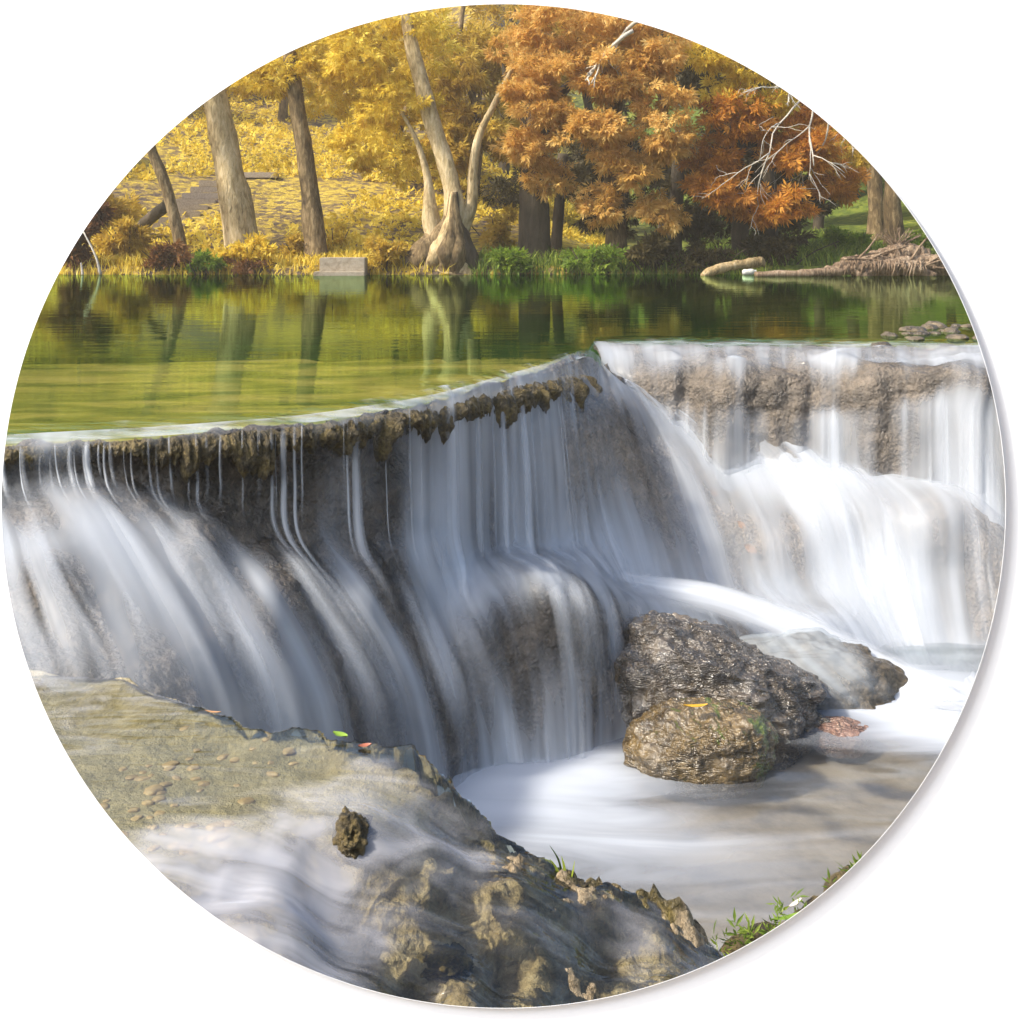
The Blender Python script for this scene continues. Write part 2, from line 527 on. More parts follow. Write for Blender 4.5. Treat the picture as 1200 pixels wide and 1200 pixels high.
rim_rings = [circle_at(WY - 0.0055, 0.0001)[0], circle_at(WY - 0.0055, 0.0006)[0], circle_at(WY - 0.0005, 0.0006)[0], circle_at(WY + 0.004, 0.0002)[0], circle_at(WY - 0.0055, 0.0001)[0]]
rim = mesh_np('round_rim', np.vstack(rim_rings), ring_faces(5, len(TH)), M_WALL, smooth=False)
tag(rim, 'thin round rim added off the white wall to cast the soft shadow at its right', 'added rim')


# ------------------------------------------------------------------ far bank
def ground_z(x, y):
    x = np.asarray(x, float)
    y = np.asarray(y, float)
    bank = 20.0 + 0.35 * fbm(np.stack([x * 0.35, y * 0, x * 0 + 3.3], -1), 3, 5)
    d = y - bank
    sl = 0.26 + (0.06 - 0.26) * sstep(-1.5, 2.5, x)
    z = -0.55 + 0.68 * sstep(-0.5, 0.35, d) + sl * np.maximum(d - 0.8, 0) + 0.30 * np.maximum(d - 13, 0) * sstep(-4, 4, x) + 0.14 * np.maximum(d - 14, 0)
    z = z + 0.10 * fbm(np.stack([x * 0.7, y * 0.7, x * 0], -1), 4, 9) * sstep(0, 1.5, d)
    z = z + 0.7 * sstep(5, 13, np.abs(x)) * sstep(-0.3, 3, d)
    return z


def PG(u, v):
    """point of the far bank seen at pixel u, v"""
    Y = np.arange(19.6, 75, 0.02)
    X = (u - 600) / F * Y
    Z = H - (v - V0) / F * Y
    g = ground_z(X, Y)
    i = np.argmax(g >= Z)
    return np.array((X[i], Y[i], g[i]))


xs = np.concatenate([np.linspace(-70, -13, 40), np.linspace(-12.8, 12.8, 190), np.linspace(13, 70, 40)])
ys = np.concatenate([np.linspace(19, 22, 60), np.linspace(22.1, 40, 110), np.linspace(40.5, 62, 30)])
gx, gy = np.meshgrid(xs, ys, indexing='ij')
gz = ground_z(gx, gy)
go = mesh_np('ground', np.stack([gx, gy, gz], -1).reshape(-1, 3), grid_faces(len(xs), len(ys)), M_GROUND)
tag(go, 'golden leaf covered slope of the far bank', 'ground', kind='structure')

bed = mesh_np('terrain', [(-90, -12, -1.9), (90, -12, -1.9), (90, 110, -1.9), (-90, 110, -1.9)], [(0, 1, 2, 3)], M_SAND)
tag(bed, 'sandy river bed below everything', 'ground', kind='structure')


# ------------------------------------------------------------------ falls: every line below follows the running water from the lip down
ML = [  # (u, v, distance) down each flow line, and how dense the water is on the way
    [(-90, 522, 3.90), (-90, 533, 3.84), (-88, 560, 3.83), (-80, 592, 3.76), (-55, 650, 3.60), (-20, 730, 3.38), (0, 800, 3.20), (10, 850, 3.12)],
    [(5, 514, 4.03), (5, 527, 3.95), (8, 558, 3.95), (16, 588, 3.88), (40, 640, 3.70), (75, 720, 3.45), (100, 790, 3.24), (112, 850, 3.12)],
    [(90, 509, 4.10), (90, 522, 4.02), (94, 550, 4.04), (104, 576, 3.98), (140, 625, 3.82), (190, 710, 3.58), (228, 800, 3.38), (250, 900, 3.25)],
    [(165, 505, 4.17), (165, 518, 4.09), (168, 552, 4.14), (178, 582, 4.10), (225, 640, 3.95), (280, 730, 3.75), (325, 840, 3.62), (350, 1080, 3.58)],
    [(260, 498, 4.30), (260, 511, 4.22), (262, 560, 4.32), (268, 606, 4.28), (320, 665, 4.12), (380, 760, 3.98), (415, 860, 3.90), (430, 1020, 3.86)],
    [(345, 491, 4.45), (345, 503, 4.36), (346, 560, 4.46), (352, 625, 4.45), (400, 690, 4.38), (455, 780, 4.32), (480, 860, 4.30), (492, 955, 4.28)],
    [(430, 479, 4.70), (430, 491, 4.62), (431, 560, 4.68), (438, 640, 4.64), (470, 705, 4.58), (505, 790, 4.52), (522, 860, 4.50), (528, 925, 4.48)],
    [(510, 464, 5.08), (510, 477, 5.00), (511, 560, 5.02), (514, 640, 4.98), (535, 705, 4.88), (562, 780, 4.78), (578, 840, 4.74), (586, 895, 4.70)],
    [(580, 444, 5.68), (582, 459, 5.58), (585, 550, 5.55), (588, 640, 5.50), (606, 664, 5.25), (640, 700, 4.96), (664, 790, 4.82), (672, 890, 4.76)],
    [(637, 429, 6.23), (642, 446, 6.10), (652, 550, 6.00), (662, 640, 5.90), (682, 672, 5.52), (704, 715, 5.15), (714, 790, 5.02), (716, 880, 4.88)],
    [(690, 413, 6.95), (688, 440, 6.72), (696, 530, 6.45), (722, 620, 6.20), (745, 690, 5.95), (772, 712, 5.62), (800, 780, 5.40), (810, 870, 5.10)],
    [(714, 447, 7.20), (744, 470, 7.05), (785, 540, 6.80), (815, 620, 6.52), (838, 692, 6.22), (880, 730, 5.92), (925, 790, 5.55), (940, 850, 5.22)],
    [(722, 452, 7.20), (790, 478, 7.10), (868, 530, 6.90), (908, 610, 6.60), (932, 690, 6.32), (980, 750, 5.98), (1020, 795, 5.60), (1030, 845, 5.22)],
    [(730, 456, 7.20), (830, 488, 7.05), (930, 522, 6.88), (988, 600, 6.58), (1016, 690, 6.30), (1042, 760, 6.08), (1064, 800, 5.80), (1085, 835, 5.24)],
    [(742, 464, 7.20), (880, 507, 7.00), (1000, 546, 6.80), (1055, 600, 6.52), (1078, 690, 6.24), (1096, 770, 6.02), (1110, 800, 5.70), (1135, 835, 5.20)],
    [(760, 478, 7.20), (950, 536, 6.95), (1058, 553, 6.75), (1116, 585, 6.52), (1138, 680, 6.22), (1152, 765, 6.00), (1165, 800, 5.60), (1180, 835, 5.20)],
    [(785, 505, 7.20), (1000, 566, 6.92), (1105, 572, 6.70), (1168, 612, 6.42), (1190, 700, 6.14), (1202, 775, 5.98), (1212, 805, 5.55), (1225, 835, 5.20)],
    [(800, 530, 7.20), (1060, 592, 6.95), (1180, 600, 6.70), (1260, 650, 6.42), (1290, 720, 6.14), (1300, 785, 5.98), (1312, 810, 5.55), (1325, 835, 5.20)],
    [(1250, 606, 6.90), (1320, 624, 6.70), (1380, 652, 6.50), (1430, 692, 6.42), (1450, 742, 6.20), (1460, 795, 5.98), (1470, 815, 5.60), (1480, 840, 5.20)],
    [(1560, 700, 6.62), (1580, 712, 6.52), (1600, 724, 6.46), (1616, 738, 6.40), (1630, 762, 6.20), (1645, 800, 5.90), (1660, 830, 5.50), (1670, 860, 5.20)],
]
MC = [
    [.55, .5, .55, .66, .66, .6, .6, .6],
    [.6, .5, .55, .70, .66, .56, .5, .6],
    [.6, .45, .4, .66, .72, .64, .62, .7],
    [.6, .35, .2, .58, .66, .68, .66, .7],
    [.6, .25, .08, .36, .60, .60, .60, .7],
    [.6, .35, .2, .20, .50, .54, .56, .7],
    [.6, .45, .36, .36, .50, .50, .48, .7],
    [.6, .66, .68, .72, .66, .50, .50, .8],
    [.55, .72, .72, .84, .94, .68, .54, .8],
    [.5, .60, .68, .84, .98, .54, .44, .8],
    [.42, .40, .44, .66, .95, .80, .5, .7],
    [.8, .90, .60, .62, .76, .86, .6, .7],
    [.98, 1.1, .98, .66, .76, .92, .7, .8],
    [1.0, 1.1, 1.0, .84, .88, .96, .95, .95],
    [.95, 1.0, .92, .66, .76, .84, .95, 1.],
    [.8, .84, .88, .58, .62, .74, .95, 1.],
    [.7, .70, .78, .60, .62, .74, .95, 1.],
    [.7, .70, .7, .60, .62, .7, .95, 1.],
    [.7, .70, .7, .60, .62, .7, .95, 1.],
    [.7, .70, .7, .60, .62, .7, .95, 1.],
]
RL = [
    [(694, 402, 7.62), (699, 408, 7.42), (704, 419, 7.30), (706, 432, 7.24), (718, 448, 7.2), (736, 470, 7.2), (740, 500, 7.15), (742, 540, 7.1)],
    [(760, 401, 7.85), (762, 406, 7.50), (764, 418, 7.34), (766, 434, 7.22), (768, 452, 7.14), (768, 474, 7.1), (768, 510, 7.08), (768, 560, 7.05)],
    [(860, 401, 7.85), (860, 407, 7.45), (860, 422, 7.25), (860, 442, 7.12), (860, 464, 7.04), (860, 484, 7.0), (860, 520, 6.98), (860, 575, 6.95)],
    [(960, 402, 7.80), (960, 409, 7.40), (960, 424, 7.18), (960, 444, 7.04), (960, 466, 6.96), (960, 484, 6.92), (960, 520, 6.90), (960, 585, 6.88)],
    [(1050, 402, 7.80), (1052, 409, 7.35), (1053, 424, 7.08), (1054, 442, 6.92), (1055, 460, 6.84), (1055, 478, 6.8), (1055, 520, 6.78), (1055, 595, 6.75)],
    [(1125, 402, 7.72), (1130, 410, 7.20), (1134, 424, 6.92), (1136, 440, 6.76), (1138, 456, 6.68), (1138, 474, 6.64), (1138, 520, 6.62), (1138, 610, 6.60)],
    [(1190, 400, 7.50), (1198, 412, 7.05), (1204, 426, 6.76), (1208, 440, 6.62), (1210, 456, 6.55), (1210, 474, 6.5), (1210, 530, 6.48), (1210, 625, 6.46)],
    [(1290, 404, 7.40), (1300, 416, 6.95), (1308, 430, 6.65), (1312, 444, 6.50), (1314, 460, 6.42), (1314, 480, 6.4), (1314, 530, 6.38), (1314, 640, 6.36)],
    [(1500, 406, 7.30), (1512, 418, 6.90), (1520, 432, 6.62), (1524, 446, 6.50), (1526, 462, 6.42), (1526, 484, 6.40), (1526, 560, 6.36), (1526, 740, 6.3)],
    [(1850, 410, 7.10), (1862, 422, 6.80), (1870, 436, 6.55), (1874, 450, 6.46), (1876, 466, 6.40), (1876, 490, 6.38), (1876, 580, 6.34), (1876, 740, 6.3)],
]
RC = [
    [.46, .64, .64, .5, .45, .5, .6, .7],
    [.46, .64, .64, .55, .40, .45, .6, .7],
    [.46, .64, .64, .42, .26, .54, .64, .8],
    [.46, .64, .64, .36, .26, .60, .64, .8],
    [.46, .64, .64, .34, .28, .64, .66, .85],
    [.46, .64, .64, .32, .30, .64, .66, .9],
    [.46, .64, .64, .32, .36, .66, .68, .9],
    [.46, .64, .64, .32, .36, .66, .68, .9],
    [.46, .64, .64, .32, .36, .66, .68, .9],
    [.46, .64, .64, .32, .36, .66, .68, .9],
]


class Loft:
    def __init__(self, lines, cover, ns, nt, bulges=()):
        pts = np.array([[P(*q) for q in l] for l in lines])            # L,8,3
        a = np.stack([catmull(l, nt) for l in pts])                     # L,nt,3
        self.g = catmull(a, ns)                                         # ns,nt,3
        c = np.array(cover)
        c = np.stack([catmull(l, nt) for l in c[..., None]])
        self.c = catmull(c, ns)[..., 0]
        self.ns, self.nt = ns, nt
        for (u, v, ru, rv, hgt, dc) in bulges:
            uu = 600 + F * self.g[..., 0] / self.g[..., 1]
            vv = V0 + F * (H - self.g[..., 2]) / self.g[..., 1]
            w = np.exp(-(((uu - u) / ru) ** 2 + ((vv - v) / rv) ** 2) * 1.4)
            self.g = self.g + w[..., None] * np.array((0.0, -0.72, 0.55)) * hgt
            self.c = self.c + dc * np.exp(-(((uu - u) / (ru * .8)) ** 2 + ((vv - v - rv * .35) / (rv * .8)) ** 2) * 1.6) - dc * .8 * np.exp(-(((uu - u) / (ru * .9)) ** 2 + ((vv - v + rv * .75) / (rv * .5)) ** 2) * 1.6)
        ds = np.gradient(self.g, axis=0)
        dt = np.gradient(self.g, axis=1)
        n = np.cross(ds, dt)
        n /= np.linalg.norm(n, axis=-1)[..., None] + 1e-9
        to = np.array((0, 0, H)) - self.g
        sgn = np.where((n * to).sum(-1) < 0, -1.0, 1.0)
        self.n = n * sgn[..., None]
        w = np.linalg.norm(np.diff(self.g, axis=0), axis=-1)[:, : nt // 2].mean(1)
        self.su = np.concatenate([[0], np.cumsum(w)])
        l = np.linalg.norm(np.diff(self.g, axis=1), axis=-1)
        self.tv = np.concatenate([np.zeros((ns, 1)), np.cumsum(l, 1)], 1)
        self.uv = np.stack([np.repeat(self.su[:, None], nt, 1), self.tv], -1)
        self.f = grid_faces(ns, nt)

    def mesh(self, name, mat, parent, off, amp=0.0, fr=(14.0, 0.9), seed=3, cov=0.0, band=0.0, cut=0.0):
        uv = self.uv
        q = np.stack([uv[..., 0] * fr[0], uv[..., 1] * fr[1], uv[..., 0] * 0 + seed], -1)
        t = np.linspace(0, 1, self.nt)[None]
        d = off + amp * fbm(q, 3, seed) * sstep(0.02, 0.25, t)
        v = self.g + self.n * d[..., None]
        wq = 0.12 * fbm(np.stack([uv[..., 0] * 2, uv[..., 1] * 1.2, uv[..., 0] * 0], -1), 2, seed + 40)
        c = self.c + cov - cut * (1 - sstep(.25, .5, t)) + band * fbm(np.stack([(uv[..., 0] + wq) * 3.0, uv[..., 1] * .5, uv[..., 0] * 0 + 1.5], -1), 3, 61, .6) * sstep(.1, .35, t)
        return mesh_np(name, v.reshape(-1, 3), self.f, mat, parent, True, {'cover': c.ravel()}, uv.reshape(-1, 2))

    def rock(self, name, mat, parent, off, amp, freq, seed):
        q = self.g * freq
        d = off + amp * (ridged(q, 5, seed) - 0.55) * 2 + amp * 0.5 * fbm(q * 3, 3, seed + 5)
        d = np.minimum(d, -0.006)
        v = self.g + self.n * d[..., None]
        return mesh_np(name, v.reshape(-1, 3), self.f, mat, parent)


# rounded boulders hidden under the water: centre, size (px), height (m), change of water cover
MB = [(566, 752, 44, 70, .20, -.34), (655, 722, 52, 55, .18, -.30), (610, 690, 40, 30, .10, .1), (694, 520, 62, 72, .22, -.20), (905, 640, 70, 50, .08, -.08),
      (1010, 600, 80, 45, .08, -.10), (1100, 620, 60, 50, .14, -.08), (60, 690, 60, 60, .08, -.22), (240, 640, 36, 50, .06, -.16), (330, 700, 40, 60, .08, -.10), (445, 690, 36, 60, .10, -.15), (500, 650, 30, 40, .06, .12), (960, 740, 50, 30, .08, .15)]
MLOFT = Loft(ML, MC, 510, 150, MB)
RLOFT = Loft(RL, RC, 300, 90, [(790, 440, 50, 26, .08, -.15), (900, 448, 60, 26, .10, -.15), (1010, 446, 50, 26, .09, -.12), (1090, 440, 50, 22, .10, -.15), (850, 425, 40, 14, .05, .1), (970, 420, 40, 14, .05, .1), (1140, 452, 40, 26, .08, -.1)])
rx_ = RLOFT.g[:, :1, 0]
ends = sstep(.55, .9, rx_)
RLOFT.g[..., 1] += ends * 0.34 * fbm(np.stack([rx_ * 1.6, rx_ * 0, rx_ * 0 + 2.2], -1), 4, 14)
RLOFT.g[..., 2] += ends * 0.05 * fbm(np.stack([RLOFT.g[..., 0] * 4, RLOFT.g[..., 1] * 5, RLOFT.g[..., 0] * 0], -1), 3, 15) * sstep(0.03, .2, np.linspace(0, 1, 90))[None]

main = empty('waterfall', P(350, 600, 4.4), 'long silky main waterfall pouring over the mossy curved lip and the right hand hump', 'waterfall')
rear = empty('waterfall', P(950, 480, 7.0), 'low rear waterfall dropping from the tan rock shelf at the upper right', 'waterfall')

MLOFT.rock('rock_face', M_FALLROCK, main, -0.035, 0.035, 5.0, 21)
M_V1 = mat_veil('silky_water_film', 4.0, 0.6, 1.7, 0.84, 0.22, 1.1, fine=2.6)
M_V2 = mat_veil('bright_water_streaks', 9.0, 0.4, 2.6, 0.8, 0.60, 1.6, (0.66, 0.70, 0.76), 4.7, 2.2)
MLOFT.mesh('water_film', M_V1, main, 0.012, 0.018, (5, .6), 3, 0.04, 0.55)
MLOFT.mesh('water_streaks', M_V2, main, 0.04, 0.025, (8, .5), 8, 0.0, 0.7)

RLOFT.rock('rock_shelf', M_TANROCK, rear, -0.02, 0.03, 6.0, 33)
M_V3 = mat_veil('thin_rear_film', 6.0, 0.9, 1.5, 0.80, 0.22, 1.05, seed=2.0, fine=2.6)
M_V4 = mat_veil('rear_water_streaks', 10.0, 0.4, 2.4, 0.85, 0.62, 1.4, (0.66, 0.70, 0.76), 7.7, 2.2)
RLOFT.mesh('water_film', M_V3, rear, 0.010, 0.006, band=.4)
RLOFT.mesh('water_streaks', M_V4, rear, 0.025, 0.012, (20, .7), 8, 0.0, .5, .35)


# the same fall running on to the left, past the edge of the round view
EL = [ML[0],
      [(-230, 536, 3.68), (-230, 548, 3.62), (-228, 580, 3.62), (-220, 612, 3.55), (-200, 670, 3.40), (-170, 750, 3.22), (-150, 830, 3.10), (-140, 900, 3.02)],
      [(-420, 550, 3.48), (-420, 562, 3.42), (-418, 596, 3.42), (-410, 630, 3.36), (-390, 690, 3.24), (-360, 770, 3.08), (-340, 850, 2.98), (-330, 920, 2.92)],
      [(-740, 570, 3.24), (-740, 582, 3.18), (-738, 620, 3.18), (-730, 655, 3.12), (-710, 715, 3.02), (-680, 800, 2.90), (-660, 880, 2.82), (-650, 950, 2.76)]]
ELOFT = Loft(EL, [MC[0]] * 4, 110, 110)
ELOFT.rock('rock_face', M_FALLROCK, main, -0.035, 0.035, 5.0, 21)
ELOFT.mesh('water_film', M_V1, main, 0.012, 0.018, (5, .6), 3, 0.0, 0.55)


# strands of water that spout free of the lip
M_STRAND = mat_veil('water_strand', 12.0, 1.1, 1.3, 0.74, 0.12, 1.2, (0.72, 0.76, 0.82), 1.3)


def lerp_idx(arr, s):
    i = int(np.clip(math.floor(s), 0, len(arr) - 2))
    f = s - i
    return arr[i] * (1 - f) + arr[i + 1] * f


def strand(loft, s, t1, w, reach, dens, parent, t0=0.08, mat=None, bulge=0.7):
    si = s * (loft.ns - 1)
    line = lerp_idx(loft.g, si)
    k0, k1 = int(t0 * loft.nt), int(t1 * loft.nt)
    pl = line[k0:k1]
    n = len(pl)
    x = np.linspace(0, 1, n)
    out = np.array((0.12, -1.0, 0)) * (reach * np.sin(np.minimum(x * 1.6, 1) * math.pi / 2))[:, None]
    c = pl + out + np.array((0, -0.02, 0.004))
    w, dens = w * 1.35, dens * .78
    ww = w * (0.55 + 0.45 * x) * (0.85 + 0.3 * vnoise(np.stack([x * 5, x * 0 + s * 50, x * 0], -1), 4))
    cols = 7
    a = np.linspace(-1, 1, cols)
    v = c[:, None] + np.stack([a[None] * ww[:, None], -(1 - a[None] ** 2) * ww[:, None] * bulge, a[None] * 0 * ww[:, None]], -1)
    cov = dens * (1 - np.abs(a[None]) ** 1.6) * (sstep(0, .25, x) * (1 - sstep(.5, 1, x)))[:, None] + 0.1
    cov = np.repeat(cov, 1, 0)
    cov[:, 0] = cov[:, -1] = -0.4
    cov[-1] = cov[0] = -0.4
    l = np.concatenate([[0], np.cumsum(np.linalg.norm(np.diff(c, axis=0), axis=1))])
    uv = np.stack([np.repeat((a[None] * w + s * 40), n, 0), np.repeat(l[:, None], cols, 1)], -1)
    mesh_np('water_strand', v.reshape(-1, 3), grid_faces(n, cols), mat or M_STRAND, parent, True, {'cover': cov.ravel()}, uv.reshape(-1, 2))


NL = len(ML) - 1


def s_of_u(u):
    us = np.array([l[0][0] for l in ML[:11]])
    return float(np.interp(u, us, np.arange(11))) / NL


rs = random.Random(5)
for u, t1, w, reach, dens in [(8, .52, .012, .03, .75), (30, .50, .014, .03, .7), (86, .52, .016, .04, .8), (106, .5, .013, .04, .75), (134, .46, .010, .03, .7),
                              (232, .47, .008, .03, .7), (244, .47, .010, .03, .7), (320, .62, .012, .04, .75), (334, .66, .018, .06, .95), (347, .62, .010, .07, .8),
                              (418, .68, .024, .05, .9), (556, .62, .022, .05, .8), (584, .6, .020, .08, 1.0), (604, .6, .024, .07, .9)]:
    strand(MLOFT, s_of_u(u), t1, w, reach, dens, main)
for k in range(40):                      # fine trickles off the crust
    u = rs.uniform(-10, 660)
    strand(MLOFT, s_of_u(u), rs.uniform(.36, .6), rs.uniform(.003, .008), rs.uniform(.02, .07), rs.uniform(.45, .8), main, rs.uniform(.06, .14))
M_BAND = mat_veil('soft_water_band', 9.0, 0.9, 1.6, 0.50, 0.10, 1.35, (0.72, 0.76, 0.82), 2.3)
for lo_, hi_, n_, w0, w1, ta, tb in [(.2, 3.2, 8, .05, .12, .36, .46), (3.2, 7.3, 8, .04, .10, .38, .56), (7.4, 9.6, 6, .04, .09, .50, .60), (10.8, 15.8, 9, .07, .2, .05, .45)]:
    for k in range(n_):                  # broad soft bands fanning over the lower rocks
        strand(MLOFT, rs.uniform(lo_, hi_) / NL, rs.uniform(.85, 1.0), rs.uniform(w0, w1), .02, rs.uniform(.6, 1.0), main, rs.uniform(ta, tb), M_BAND, .12)

# brown moss crust hanging on the lip under the running water
lipc = catmull(np.array([P(*l[1]) for l in ML[:11]]), 900)
lip_u = catmull(np.array([[l[1][0]] for l in ML[:11]], float), 900)[:, 0]
arc = np.concatenate([[0], np.cumsum(np.linalg.norm(np.diff(lipc, axis=0), axis=1))])


def moss_crust(u0, u1, h, bulge, seed):
    m = (lip_u >= u0) & (lip_u <= u1)
    c, l = lipc[m], arc[m]
    n, k = len(c), 26
    x = np.linspace(0, 1, n)
    end = sstep(0, .10, x) * (1 - sstep(.90, 1, x))
    q1 = np.stack([l * 9, l * 0 + seed, l * 0], -1)
    hh = 0.95 * h * (0.70 + 1.0 * fbm(q1, 5, seed, .65)) * (0.25 + 0.75 * end)
    bb = 0.85 * bulge * (0.8 + 0.7 * fbm(q1 * 1.7, 3, seed + 4)) * (0.1 + 0.9 * end)
    a = np.linspace(0, math.pi, k)
    tan = np.gradient(c, axis=0)
    tan[:, 2] = 0
    tan /= np.linalg.norm(tan, axis=1)[:, None]
    out = np.stack([tan[:, 1], -tan[:, 0], tan[:, 0] * 0], -1)
    v = c[:, None] + out[:, None] * (np.sin(a)[None, :, None] ** .7 * bb[:, None, None] - 0.03) - np.array((0, 0, 1.0)) * ((1 - np.cos(a))[None, :, None] / 2 * hh[:, None, None] - 0.002)
    nd = out[:, None] * np.sin(a)[None, :, None] + np.array((0, 0, 1.0)) * np.cos(a)[None, :, None]
    d = 0.022 * fbm(v * 24, 5, seed + 8, .65) + 0.020 * (ridged(v * np.array((60, 60, 22)), 3, seed + 2) - .6)
    v = v + nd * (d * (0.2 + 0.8 * sstep(0, .12, np.sin(a)))[None])[..., None]
    return mesh_np('moss_crust', v.reshape(-1, 3), grid_faces(n, k), M_MOSS, main)


for k, (u0, u1, h, b) in enumerate([(-88, 62, .075, .055), (50, 118, .06, .05), (100, 175, .08, .06), (160, 222, .075, .06), (205, 330, .14, .08), (318, 400, .11, .08), (388, 456, .11, .08), (440, 524, .17, .09), (508, 572, .14, .10), (556, 644, .16, .11), (626, 689, .22, .13)]):
    moss_crust(u0, u1, h, b, 100 + k * 7)

# ------------------------------------------------------------------ upper pool
kM = int(10 / NL * (MLOFT.ns - 1))
pre = np.vstack([[ELOFT.g[-1, 0] + np.array((-3.0, -.4, 0))], ELOFT.g[::-3, 0], [MLOFT.g[0, 0]]])[:-1]
post = catmull(np.array([RLOFT.g[-1, 2], RLOFT.g[-1, 2] + np.array((2.0, -.1, 0)), RLOFT.g[-1, 2] + np.array((5.0, -.2, 0))]), 20)[1:]
lip_d = np.vstack([pre, MLOFT.g[0:kM + 1:2, 0], RLOFT.g[::2, 2], post])
lip_d[:, 2] = 0
tt = np.concatenate([np.linspace(0, .12, 30) ** 1.0, np.linspace(.13, 1, 50)])
far = np.stack([lip_d[:, 0] * 1.0, np.full(len(lip_d), 21.5), np.zeros(len(lip_d))], 1)
far[:, 0] = lip_d[:, 0] * 5.0
pool = lip_d[:, None] * (1 - tt)[None, :, None] + far[:, None] * tt[None, :, None]
dist = np.linalg.norm(pool - lip_d[:, None], axis=-1)
lipf = 1 - sstep(0.0, 0.38, dist)
pool[..., 2] -= 0.022 * (1 - sstep(0.0, 0.22, dist))
po = mesh_np('upper_pool_water', pool.reshape(-1, 3), grid_faces(len(lip_d), len(tt)), mat_upper_pool(), None, True, {'lip': lipf.ravel()})
tag(po, 'calm green upper pool mirroring the autumn trees', 'water', kind='structure')

# bed of the upper pool: shallow algae shelf near the lip, deep green beyond


def mat_poolbed():
    t = NT('algae_pool_bed')
    p = t.pos()
    z = t.n('SeparateXYZ', {0: p}).outputs[2]
    n = t.noise(t.mapping(p, (1.2, 3.5, 1)), 1.0, 5, 0.6, 0.8)
    shallow = t.ramp(n, [(0.3, (0.06, 0.10, 0.025)), (0.45, (0.17, 0.19, 0.05)), (0.6, (0.34, 0.30, 0.09)), (0.75, (0.46, 0.40, 0.17))])
    deep = t.ramp(n, [(0.3, (0.014, 0.04, 0.014)), (0.6, (0.045, 0.10, 0.028)), (0.8, (0.11, 0.18, 0.045))])
    col = t.mix(t.mapr(z, -0.22, -0.40), shallow, deep)
    return t.done(t.n('BsdfDiffuse', {'Color': col}).outputs[0])


bedg = pool.copy()
yy = bedg[..., 1]
edge = 7.45 + 0.25 * fbm(np.stack([bedg[..., 0] * 0.8, yy * 0, yy * 0], -1), 3, 4)
bedg[..., 2] = -0.05 - 0.05 * sstep(0, .6, dist) - 0.5 * sstep(0.0, 0.5, yy - edge) * sstep(3.0, 1.2, bedg[..., 0] * 1.0) - 0.12 * sstep(1.0, 3.0, bedg[..., 0])
bo = mesh_np('pool_bed_terrain', bedg.reshape(-1, 3), grid_faces(len(lip_d), len(tt)), mat_poolbed())
tag(bo, 'yellow green algae bed of the upper pool', 'pool bed', kind='structure')

# ------------------------------------------------------------------ mid basin behind the right hand ridge
bu = np.linspace(0, 1, 40)
ridge = np.array([P(785, 512, 7.22), P(900, 545, 7.05), P(1000, 560, 6.92), P(1105, 570, 6.72), P(1180, 600, 6.6), P(1320, 630, 6.5), P(1560, 715, 6.4)])
rearb = np.array([P(790, 515, 7.4), P(900, 535, 7.3), P(1000, 541, 7.2), P(1105, 548, 7.1), P(1180, 560, 7.0), P(1320, 580, 6.9), P(1560, 660, 6.6)])
ra, rb = catmull(ridge, 60), catmull(rearb, 60)
bz = ra[:, None] * (1 - bu)[None, :, None] + rb[:, None] * bu[None, :, None]
bz[..., 2] += 0.012 * fbm(bz * 6, 3, 3) - 0.01
M_LOWER = mat_lower_pool()
mb = mesh_np('basin_water', bz.reshape(-1, 3), grid_faces(60, 40), M_LOWER, None, True, {'foam': np.full(60 * 40, .85)})
tag(mb, 'foaming water between the rear waterfall and the ridge', 'water', kind='structure')

# ------------------------------------------------------------------ lower pool
ZL = -1.30
px = np.linspace(-2.6, 6.2, 330)
py = np.linspace(1.2, 6.4, 210)
lx, ly = np.meshgrid(px, py, indexing='ij')
foam = np.full(lx.shape, 0.18)


def spot(u, v, rx, ry, a):
    global foam
    c = PZ(u, v, ZL)
    d = np.sqrt(((lx - c[0]) / rx) ** 2 + ((ly - c[1]) / ry) ** 2)
    foam = foam + a * np.exp(-d * d * 1.3)


for a in [(560, 900, .55, .36, .5), (660, 900, .45, .26, .45), (640, 960, .55, .35, .16), (740, 1010, .7, .35, .22), (520, 950, .5, .5, .5), (760, 960, .4, .25, .2), (1110, 830, .5, .4, .75),
          (1060, 815, .45, .3, 1.0), (1160, 860, .4, .4, .5), (900, 960, .35, .25, -.12), (960, 890, .35, .25, -.25), (1060, 905, .3, .2, -.15)]:
    spot(*a)
lz = ZL + 0.015 * fbm(np.stack([lx * 2.2, ly * 4, lx * 0], -1), 3, 12)
lo = mesh_np('lower_pool_water', np.stack([lx, ly, lz], -1).reshape(-1, 3), grid_faces(330, 210), M_LOWER, None, True, {'foam': foam.ravel()})
tag(lo, 'milky lower pool under the falls', 'water', kind='structure')
bz2 = ZL - 0.10 - 0.05 * fbm(np.stack([lx * 1.3, ly * 1.3, lx * 0], -1), 4, 8)
lb = mesh_np('lower_bed_terrain', np.stack([lx, ly, bz2], -1).reshape(-1, 3), grid_faces(330, 210), M_SAND)
tag(lb, 'sandy bed of the lower pool', 'pool bed', kind='structure')


